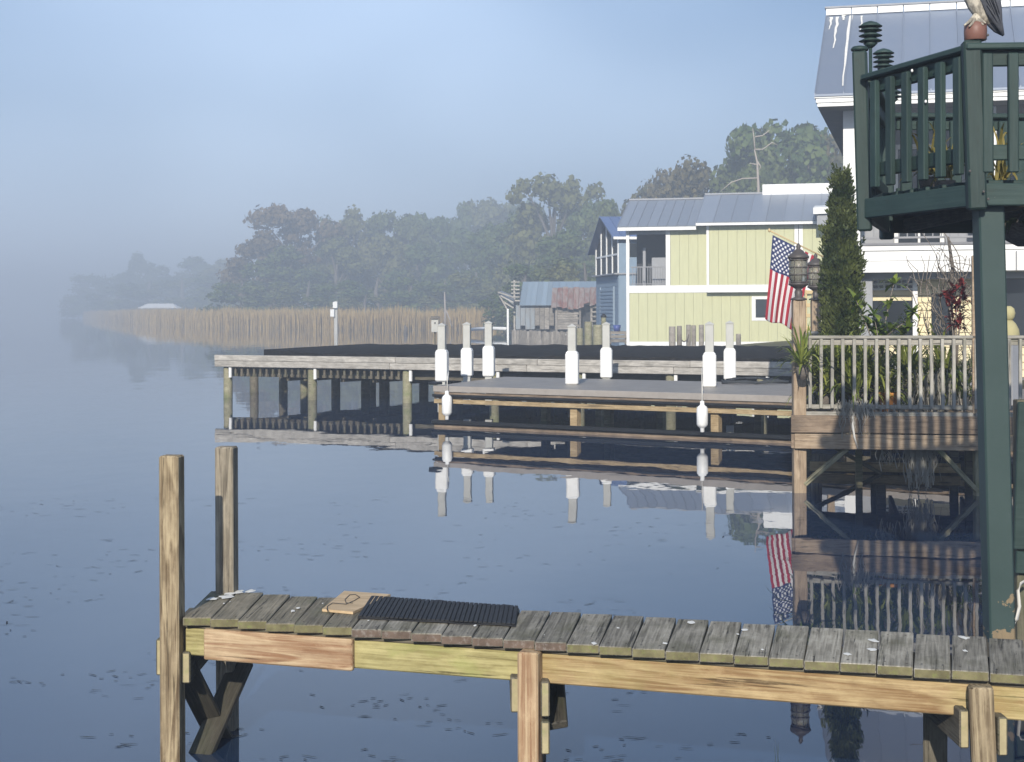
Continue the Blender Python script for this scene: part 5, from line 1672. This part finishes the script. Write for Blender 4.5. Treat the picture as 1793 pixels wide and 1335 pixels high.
# moss hanging over the fascia and below
def moss(name, cx, y0, y1, wpx, n, Y, label):
    t = thing(name, label, 'moss', P(cx, y0, Y), 'gray moss hanging on the balcony')
    V, F = [], []
    for k in range(n):
        x = cx + random.gauss(0, wpx * .38); y = y0 + random.uniform(-6, 10)
        L = (y1 - y0) * random.uniform(.35, 1.05)
        i = len(V); m = 6; w = random.uniform(.003, .008)
        yy = Y + random.uniform(-.10, .10)
        cxx = random.uniform(-.5, .5)
        for s in range(m + 1):
            p = P(x + cxx * wpx * .35 * (s / m) ** 1.3 + 2.5 * math.sin(s * 1.3 + k), y + L * s / m, yy)
            V += [p - Vector((w, 0, 0)), p + Vector((w * .6, w, 0))]
        for s in range(m): F.append([i + 2 * s, i + 2 * s + 1, i + 2 * s + 3, i + 2 * s + 2])
    wmesh('strands', V, F, M_['moss'], t, False, False)
moss('hanging_moss', 1613, 765, 852, 36, 190, 18.2, 'thick gray clump of moss hanging under the balcony boards')
moss('hanging_moss', 1553, 770, 820, 26, 26, 18.2, 'thin wisps of moss hanging left of the thick clump')
moss('hanging_moss', 1500, 705, 760, 40, 110, 18.2, 'dry grassy fringe spilling over the balcony boards near its left end')
moss('hanging_moss', 1590, 710, 765, 70, 90, 18.2, 'dry roots spilling over the middle of the balcony boards')
moss('hanging_moss', 1640, 650, 720, 60, 120, 18.75, 'gray moss draped inside the balusters below the vine')
fs_ = bpy.data.objects.get('pot')
strapt = tube('dry_stalk', [P(1494, 725, 18.15), P(1493, 745, 18.12), P(1496, 765, 18.12), P(1502, 786, 18.12)], [.011, .014, .012, .005], M_['rope'], None, 6)
tag(strapt, 'long pale dry stalk hanging over the balcony boards', 'stalk')
# low dense ferns filling the space behind the straps
for k, (px, py, lab) in enumerate(((1440, 640, 'dark fern mass behind the first balusters'), (1480, 640, 'dark fern mass behind the railing left of the broad leaved bush'), (1520, 640, 'dark fern mass directly under the broad leaved bush'),
                                   (1560, 640, 'dark fern mass behind the orange flower pot'), (1600, 640, 'dark fern mass behind the railing in front of the cream wall'), (1640, 645, 'dark fern mass behind the railing left of the vine'), (1680, 645, 'dark fern mass at the foot of the vine'))):
    c = P(px, py, 19.9)
    t = thing('fern', lab, 'fern', (c.x, c.y, zdk), 'ferns behind the balcony railing')
    V, F = [], []
    for j in range(420):
        q = random.uniform(0, 6.283); el = random.uniform(-.2, 1.3)
        o = c + Vector((random.uniform(-.2, .2), random.uniform(-.25, .25), random.uniform(-.75, .08)))
        strap_geo(V, F, o, (math.cos(q) * math.cos(el), math.sin(q) * math.cos(el), math.sin(el)), random.uniform(.1, .3), random.uniform(.008, .018), random.uniform(.5, 2.0), 3)
    wmesh('fronds', V, F, M_['leaf'], t, False, False)
    tube('stem', [(c.x, c.y, zdk), (c.x + .03, c.y, c.z)], .02, M_['bark'], t, 6)
# dark timber bulkhead holding the bank behind the balcony
bw = thing('bulkhead', 'dark timber bulkhead holding the bank behind the balcony', 'bulkhead', (7, 24.6, 0))
for k in range(38):
    x = 4.68 + k * .2
    beam('board', (x, 25.0 - .25 * (x - 4.2) * .5, -.6), (x, 25.0 - .25 * (x - 4.2) * .5, .62 + random.uniform(-.03, .03)), .19, .06, M_['under'], bw, (0, 1, 0))

# ================================================================== green balcony (near)
G = M_['green']
gb = thing('green_balcony', 'dark green painted balcony raised on a tall column at the right', 'balcony', P(1745, 1100, 9.4))
YA = 9.33
A = P(1710, 300, YA); A.z = 0
B = P(1514, 300, 10.6); B.z = 0
C = P(1552, 300, 12.6); C.z = 0
D = Vector((6.2, 12.9, 0)); E = Vector((6.2, 9.15, 0))
zdeck0, zdeck1 = P(1710, 361, YA).z, P(1710, 322, YA).z      # rim beam bottom and top
zrl = P(1710, 78, YA).z                                       # top of the rail
zrb = P(1710, 268, YA).z                                      # bottom rail
ring = [C, B, A, E]
def up(p, z): return Vector((p.x, p.y, z))
# rim beams
def rim(a, b, ex=0.0):
    d = (b - a).normalized()
    beam('rim_beam', up(a - d * ex, (zdeck0 + zdeck1) / 2), up(b + d * ex, (zdeck0 + zdeck1) / 2), .05, zdeck1 - zdeck0, G, gb)
rim(A, E); rim(B, A); rim(C, B); rim(C, D)
# floor boards
nfl = 20
for k in range(nfl):
    y = 9.45 + (12.75 - 9.45) * (k + .5) / nfl
    def xl(y):
        if y < B.y: return A.x + (B.x - A.x) * (y - A.y) / (B.y - A.y)
        return B.x + (C.x - B.x) * (y - B.y) / (C.y - B.y)
    beam('floor_board', (xl(y) + .06, y, zdeck1 + .016), (6.2, y, zdeck1 + .016), .155, .03, G, gb)
for k in range(6):
    x = 3.1 + k * .55
    beam('joist', (x, 9.4, (zdeck0 + zdeck1) / 2 - .01), (x, 12.6, (zdeck0 + zdeck1) / 2 - .01), .04, zdeck1 - zdeck0 - .03, M_['under'], gb)
# rails
def railing(a, b, npk, s=.02, e=.02, wpk=.038, dpk=.09, pickets=True):
    d = (b - a).normalized(); a2, b2 = a + d * s, b - d * e
    beam('rail_cap', up(a2 - d * .05, zrl - .02), up(b2 + d * .03, zrl - .02), .14, .038, G, gb, (0, 0, 1), .008)
    beam('top_rail', up(a2, zrl - .085), up(b2, zrl - .085), .04, .09, G, gb)
    beam('bottom_rail', up(a2, zrb), up(b2, zrb), .04, .09, G, gb)
    for k in range(npk):
        p = a2.lerp(b2, (k + .5) / npk)
        n_ = Vector((-d.y, d.x, 0)) * .045
        beam('picket', up(p - n_, zrb - .12), up(p - n_, zrl - .06), dpk, wpk, G, gb, Vector((-d.y, d.x, 0)), .006)
railing(B, A, 6, .12, .02, .036, .075)
railing(A, E, 24, -.02, 0, .036, .06)
railing(C, B, 9, .08, .08)
railing(C, D, 24, .08, 0)
def gpost(p, z0, z1, w, rot=(0, 1, 0), lean=(0, 0), mat=None):
    return beam('post', up(p, z0), Vector((p.x + lean[0], p.y + lean[1], z1)), w, w, mat or G, gb, rot, .012)
gpost(A, P(1710, 362, YA).z - .02, P(1708, 72, YA).z, .105, (.1, 1, 0), (-.03, 0))
gpost(B, P(1520, 405, 10.6).z, P(1511, 90, 10.6).z, .095, (.3, 1, 0), (-.03, 0))
gpost(C, zdeck0 - .05, zrl + .12, .10)
lathe('post_cap', [(.055, 0), (.06, .012), (.045, .028), (.015, .034)], G, gb, T(up(B, P(1511, 90, 10.6).z + .002) + Vector((-.03, 0, 0))), 14)
# tall column with its chipped foot
colX = P(1737, 700, 9.45)
def chip_mat():
    m, nt, b = newmat('green_paint_chipped_at_foot')
    n = noise_tex(nt, coords(nt, False), 3.0, 5.0)
    c = mixc(nt, mrange(nt, n, .3, .7), (.019, .042, .038), (.028, .054, .049))
    n2 = noise_tex(nt, coords(nt, False, (1, 1, .35)), 7.0, 6.0, .65)
    tc = N(nt, 'ShaderNodeTexCoord'); sp = N(nt, 'ShaderNodeSeparateXYZ'); nt.links.new(tc.outputs['Object'], sp.inputs[0])
    # local X runs up the column: bare, weathered wood where paint has peeled near the water
    hgt = mrange(nt, sp.outputs[0], -1.0, -.45, .34, 0)
    pe = mth(nt, 'GREATER_THAN', mth(nt, 'ADD', n2, hgt), .725)
    wood_ = mixc(nt, noise_tex(nt, coords(nt, False, (1, 20, 20)), 2.0), (.10, .08, .05), (.30, .22, .12))
    c = mixc(nt, pe, c, wood_)
    nt.links.new(c, b.inputs['Base Color']); b.inputs['Roughness'].default_value = .55
    bump(nt, b, noise_tex(nt, coords(nt), 40.0, 3.0), .25, .003)
    return m
M_['chip'] = chip_mat()
ztc = zdeck0 + .005
b0 = Vector((P(1754, 1000, 9.45).x, 9.45, -.6)); t0 = Vector((P(1730, 360, 9.45).x, 9.45, ztc))
beam('column', b0, t0, .152, .152, M_['chip'], gb, (0, 1, 0), .01)
# the green boarded skirt right of the column
sk = [P(1778, 704, 9.75), P(1900, 706, 9.75), P(1900, 1010, 9.75), P(1778, 1004, 9.75)]
for e0, e1 in ((0, .86), (.87, 1.0)):
    a, b = sk[0].lerp(sk[3], e0), sk[0].lerp(sk[3], e1)
    beam('skirt_board', (a + b) / 2, sk[1].lerp(sk[2], (e0 + e1) / 2), .03, (a - b).length, G, gb)
for x in (1790, 1880):
    beam('skirt_post', P(x, 700, 9.82), P(x, 1250, 9.82), .09, .09, M_['under'], gb, (0, 1, 0))
# bolts
for px, py in ((1722, 336), (1730, 349), (1729, 62), (1698, 300)):
    lathe('bolt', [(.008, 0), (.008, .008), (.004, .011)], M_['bronze'], gb, T(P(px, py, YA - .075)) @ Matrix.Rotation(R(90), 4, 'X'), 8)

# pagoda shaped garden lights fixed to the posts
def pagoda(p, s, label, drop=0.0):
    t = thing('pagoda_light', label, 'lamp', p, 'tiered green post lights')
    M0 = T(p) @ Matrix.Diagonal((s, s, s, 1))
    lathe('stake', [(.05, -drop / s), (.05, .01 - drop / s), (.018, .015 - drop / s), (.018, .12)], G, t, M0, 12)
    lathe('bowl', [(.02, .10), (.05, .125), (.075, .15), (.055, .155)], G, t, M0, 18)
    for k in range(3):
        z = .155 + k * .055
        lathe('tier', [(.062, z), (.064, z + .012), (.118, z + .016), (.122, z + .020), (.066, z + .046), (.060, z + .055)], G, t, M0, 20)
    lathe('roof', [(.06, .318), (.12, .322), (.124, .328), (.07, .365), (.02, .382), (.004, .385)], G, t, M0, 20)
def light_at(px, top, Y, lab):
    p = P(px, top, Y)
    h = .385 * .66
    pagoda(Vector((p.x, Y, p.z - h)), .66, lab, p.z - h - zrl)
light_at(1524, 37, 11.0, 'tiered pagoda light on the outer corner of the green balcony')
light_at(1547, 85, 12.2, 'lower tiered pagoda light just behind the corner one')
light_at(1562, 140, 12.75, 'tiered pagoda light seen through the balcony pickets')

# ---- copper cap and carved bird of prey on the front post
cp = P(1708, 72, YA)
cap_ = lathe('copper_cap', [(.058, 0), (.064, .004), (.066, .055), (.063, .098), (.05, .108)], M_['copper'], None, T((cp.x - .0, cp.y, cp.z + .001)), 20)
tag(cap_, 'round brown copper cap on the front post of the green balcony', 'post cap')
bird = thing('carved_bird', 'carved gray bird of prey with pale breast perched on the copper cap', 'statue', (cp.x, cp.y, cp.z + .11))
def bird_mat():
    m, nt, b = newmat('painted_breast')
    n = noise_tex(nt, coords(nt, False, (1, 1, .4)), 26.0, 4.0, .6)
    c = mixc(nt, mrange(nt, n, .42, .6), (.55, .50, .40), (.22, .20, .165))
    nt.links.new(c, b.inputs['Base Color']); b.inputs['Roughness'].default_value = .8
    bump(nt, b, n, .6, .01)
    return m
M_['breast'] = bird_mat()
M_['wing'] = paint('slate_feathers', (.085, .09, .105), .75, .3, (.14, .145, .16), .5, 18, .3, .5, 60)
def loft(name, path, mat, parent, n=16):
    """path: (px, py, half width in picture, half depth in metres)"""
    V, F = [], []
    pts = [P(a, b, YA + dy) for a, b, w, d, dy in path]
    for i, (a, b, w, d, dy) in enumerate(path):
        p = pts[i]
        t = (pts[min(i + 1, len(pts) - 1)] - pts[max(i - 1, 0)]).normalized()
        side = Vector((t.z, 0, -t.x)).normalized()
        for k in range(n):
            q = 6.283 * k / n
            V.append(p + side * math.cos(q) * w * YA / FPX + Vector((0, 1, 0)) * math.sin(q) * d)
    for i in range(len(path) - 1):
        for k in range(n):
            F.append([i * n + k, i * n + (k + 1) % n, (i + 1) * n + (k + 1) % n, (i + 1) * n + k])
    F.append(list(range(n))); F.append(list(range((len(path) - 1) * n, len(path) * n)))
    return wmesh(name, V, F, mat, parent, True)
loft('body', [(1754, 59, 2, .008, .02), (1744, 46, 8, .02, .015), (1733, 33, 12, .035, .01), (1722, 24, 16, .045, 0), (1714, 8, 20, .058, 0), (1708, -12, 23, .064, 0), (1703, -34, 22, .06, 0), (1700, -54, 17, .05, 0), (1697, -68, 14, .042, 0), (1694, -80, 15, .045, 0), (1693, -92, 12, .04, 0), (1692, -100, 4, .015, 0)], M_['breast'], bird)
w0 = loft('wing', [(1757, 62, 2, .006, -.02), (1748, 40, 8, .016, -.035), (1740, 18, 15, .022, -.048), (1733, -6, 19, .026, -.055), (1723, -32, 18, .026, -.055), (1713, -50, 9, .014, -.05)], M_['wing'], bird)
loft('wing', [(1757, 62, 2, .006, .05), (1748, 40, 8, .016, .055), (1740, 18, 15, .022, .058), (1733, -6, 19, .026, .06), (1723, -32, 18, .026, .06), (1713, -50, 9, .014, .055)], M_['wing'], bird)
for k, (a, b, c, d) in enumerate(((1722, -20, 1745, 30), (1727, -18, 1750, 34), (1733, -14, 1753, 42), (1739, -10, 1751, 26), (1716, -18, 1738, 20), (1728, 10, 1748, 42))):
    V, F = [], []
    strap_geo(V, F, P(a, b, YA - .088), P(c, d, YA - .072) - P(a, b, YA - .088), (P(c, d, YA) - P(a, b, YA)).length, .007, 0, 4)
    V2 = V + [v + Vector((0, .006, 0)) for v in V]; m = len(V)
    wmesh('feather', V2, F + [[x + m for x in f[::-1]] for f in F], M_['wing'], w0, False, False)
loft('tail', [(1757, 63, 1.5, .006, .01), (1746, 52, 7, .02, .01), (1735, 40, 8, .024, .01), (1726, 30, 6, .02, .01)], M_['wing'], bird)
for a, b, c, d in ((1700, 38, 1688, 45), (1706, 39, 1697, 47), (1712, 39, 1722, 44), (1718, 38, 1726, 41)):
    tube('toe', [P(1708, 26, YA - .02), P(a, b - 2, YA - .045), P(c, d, YA - .06)], [.012, .012, .005], M_['breast'], bird, 7)
lathe('beak', [(.012, 0), (.01, .012), (.002, .035)], M_['wing'], bird, T(P(1684, -82, YA)) @ Matrix.Rotation(R(-110), 4, 'Y'), 8)

# ---- little lights strung on the balcony pickets
for k, (px, py, Y, lab) in enumerate(((1597, 127, 9.98, 'tiny white bulb high on the left pickets of the green balcony'), (1642, 116, 9.75, 'tiny white bulb high on the middle pickets of the green balcony'), (1621, 181, 9.85, 'tiny white bulb at mid height on the green pickets'))):
    o = lathe('string_bulb', [(.002, 0), (.007, .004), (.008, .012), (.004, .02)], M_['white'], None, T(P(px, py, Y - .1)), 8)
    tag(o, lab, 'bulb', 'bulbs on the green balcony')
# plants standing on the green balcony floor, seen between the pickets
for px, py, Y, n, L, mt, lab in ((1655, 312, 11.4, 30, .5, 'yl', 'yellowing potted plant behind the middle pickets of the green balcony'), (1752, 316, 11.2, 26, .5, 'yl', 'yellow potted plant right of the front post on the green balcony'),
                                 (1625, 306, 11.8, 24, .45, 'yl', 'small yellowing plant behind the left pickets of the green balcony')):
    if 'yl' not in M_: M_['yl'] = leafmat('yellow_leaves', (.16, .14, .035), (.28, .22, .06), None, .3)
    rosette(px, py, Y, n, L, lab, mt, .012, 'plant', 'potted plants on the green balcony', 'potted_plant')
# hanging basket and dark tangle under the balcony, right of the column
hb = P(1790, 398, 9.9)
ht = thing('hanging_basket', 'dark hanging basket of plants under the green balcony right of the column', 'basket', hb)
lathe('basket', [(.03, -.12), (.12, -.07), (.17, .02), (.16, .02)], M_['bark'], ht, T(hb), 16)
V, F = [], []
for k in range(60):
    q = random.uniform(0, 6.283)
    strap_geo(V, F, hb + Vector((math.cos(q) * .08, math.sin(q) * .08, 0)), (math.cos(q), math.sin(q), .6), random.uniform(.12, .3), .016, random.uniform(1.5, 3.5))
wmesh('leaves', V, F, M_['conifer'], ht, False, False)
for q in (0, 2.1, 4.2):
    tube('chain', [hb + Vector((math.cos(q) * .16, math.sin(q) * .16, .02)), up(hb, zdeck0)], .004, M_['bronze'], ht, 5)
# pale hose end at the foot of the column
hz = tube('hose_end', [P(1800, 1015, 9.6), P(1788, 1022, 9.55), P(1782, 1035, 9.5), P(1785, 1062, 9.5), P(1780, 1085, 9.5), P(1773, 1098, 9.5), P(1766, 1103, 9.5)], [.010, .010, .011, .011, .010, .014, .012], M_['rope'], None, 7)
tag(hz, 'pale hose end dangling beside the foot of the green column', 'hose')
# blades of grass standing in the water below the pier
gr = thing('water_grass', 'thin green grass blades standing in the water below the pier', 'grass', W(1357, 1345, 0))
V, F = [], []
for k in range(5):
    p = W(1357 + k * 2, 1338, 0)
    strap_geo(V, F, p - Vector((0, 0, .02)), (random.uniform(-.2, .1), 0, 1), random.uniform(.08, .16), .004, .3)
wmesh('blades', V, F, M_['strap'], gr, False, False)
# seated figure ornament and bench behind the rail at the far right
tb = P(1766, 590, 20.2)
tt = thing('garden_ornament', 'pale seated garden ornament behind the railing right of the green column', 'ornament', (tb.x, tb.y, P(1766, 600, 20.2).z))
zt_ = P(1766, 600, 20.2).z
ORN = plain('pale_stone', (.42, .38, .2), .9)
lathe('body', [(.10, 0), (.14, .06), (.13, .16), (.09, .24), (.05, .28)], ORN, tt, T((tb.x, tb.y, zt_)), 14)
lathe('head', [(.04, .27), (.075, .32), (.085, .37), (.07, .43), (.03, .46)], ORN, tt, T((tb.x, tb.y, zt_)), 14)
lathe('plinth', [(.16, -.9), (.16, -.02), (.18, -.02), (.18, 0)], M_['shadegray'], tt, T((tb.x, tb.y, zt_)), 4, False)
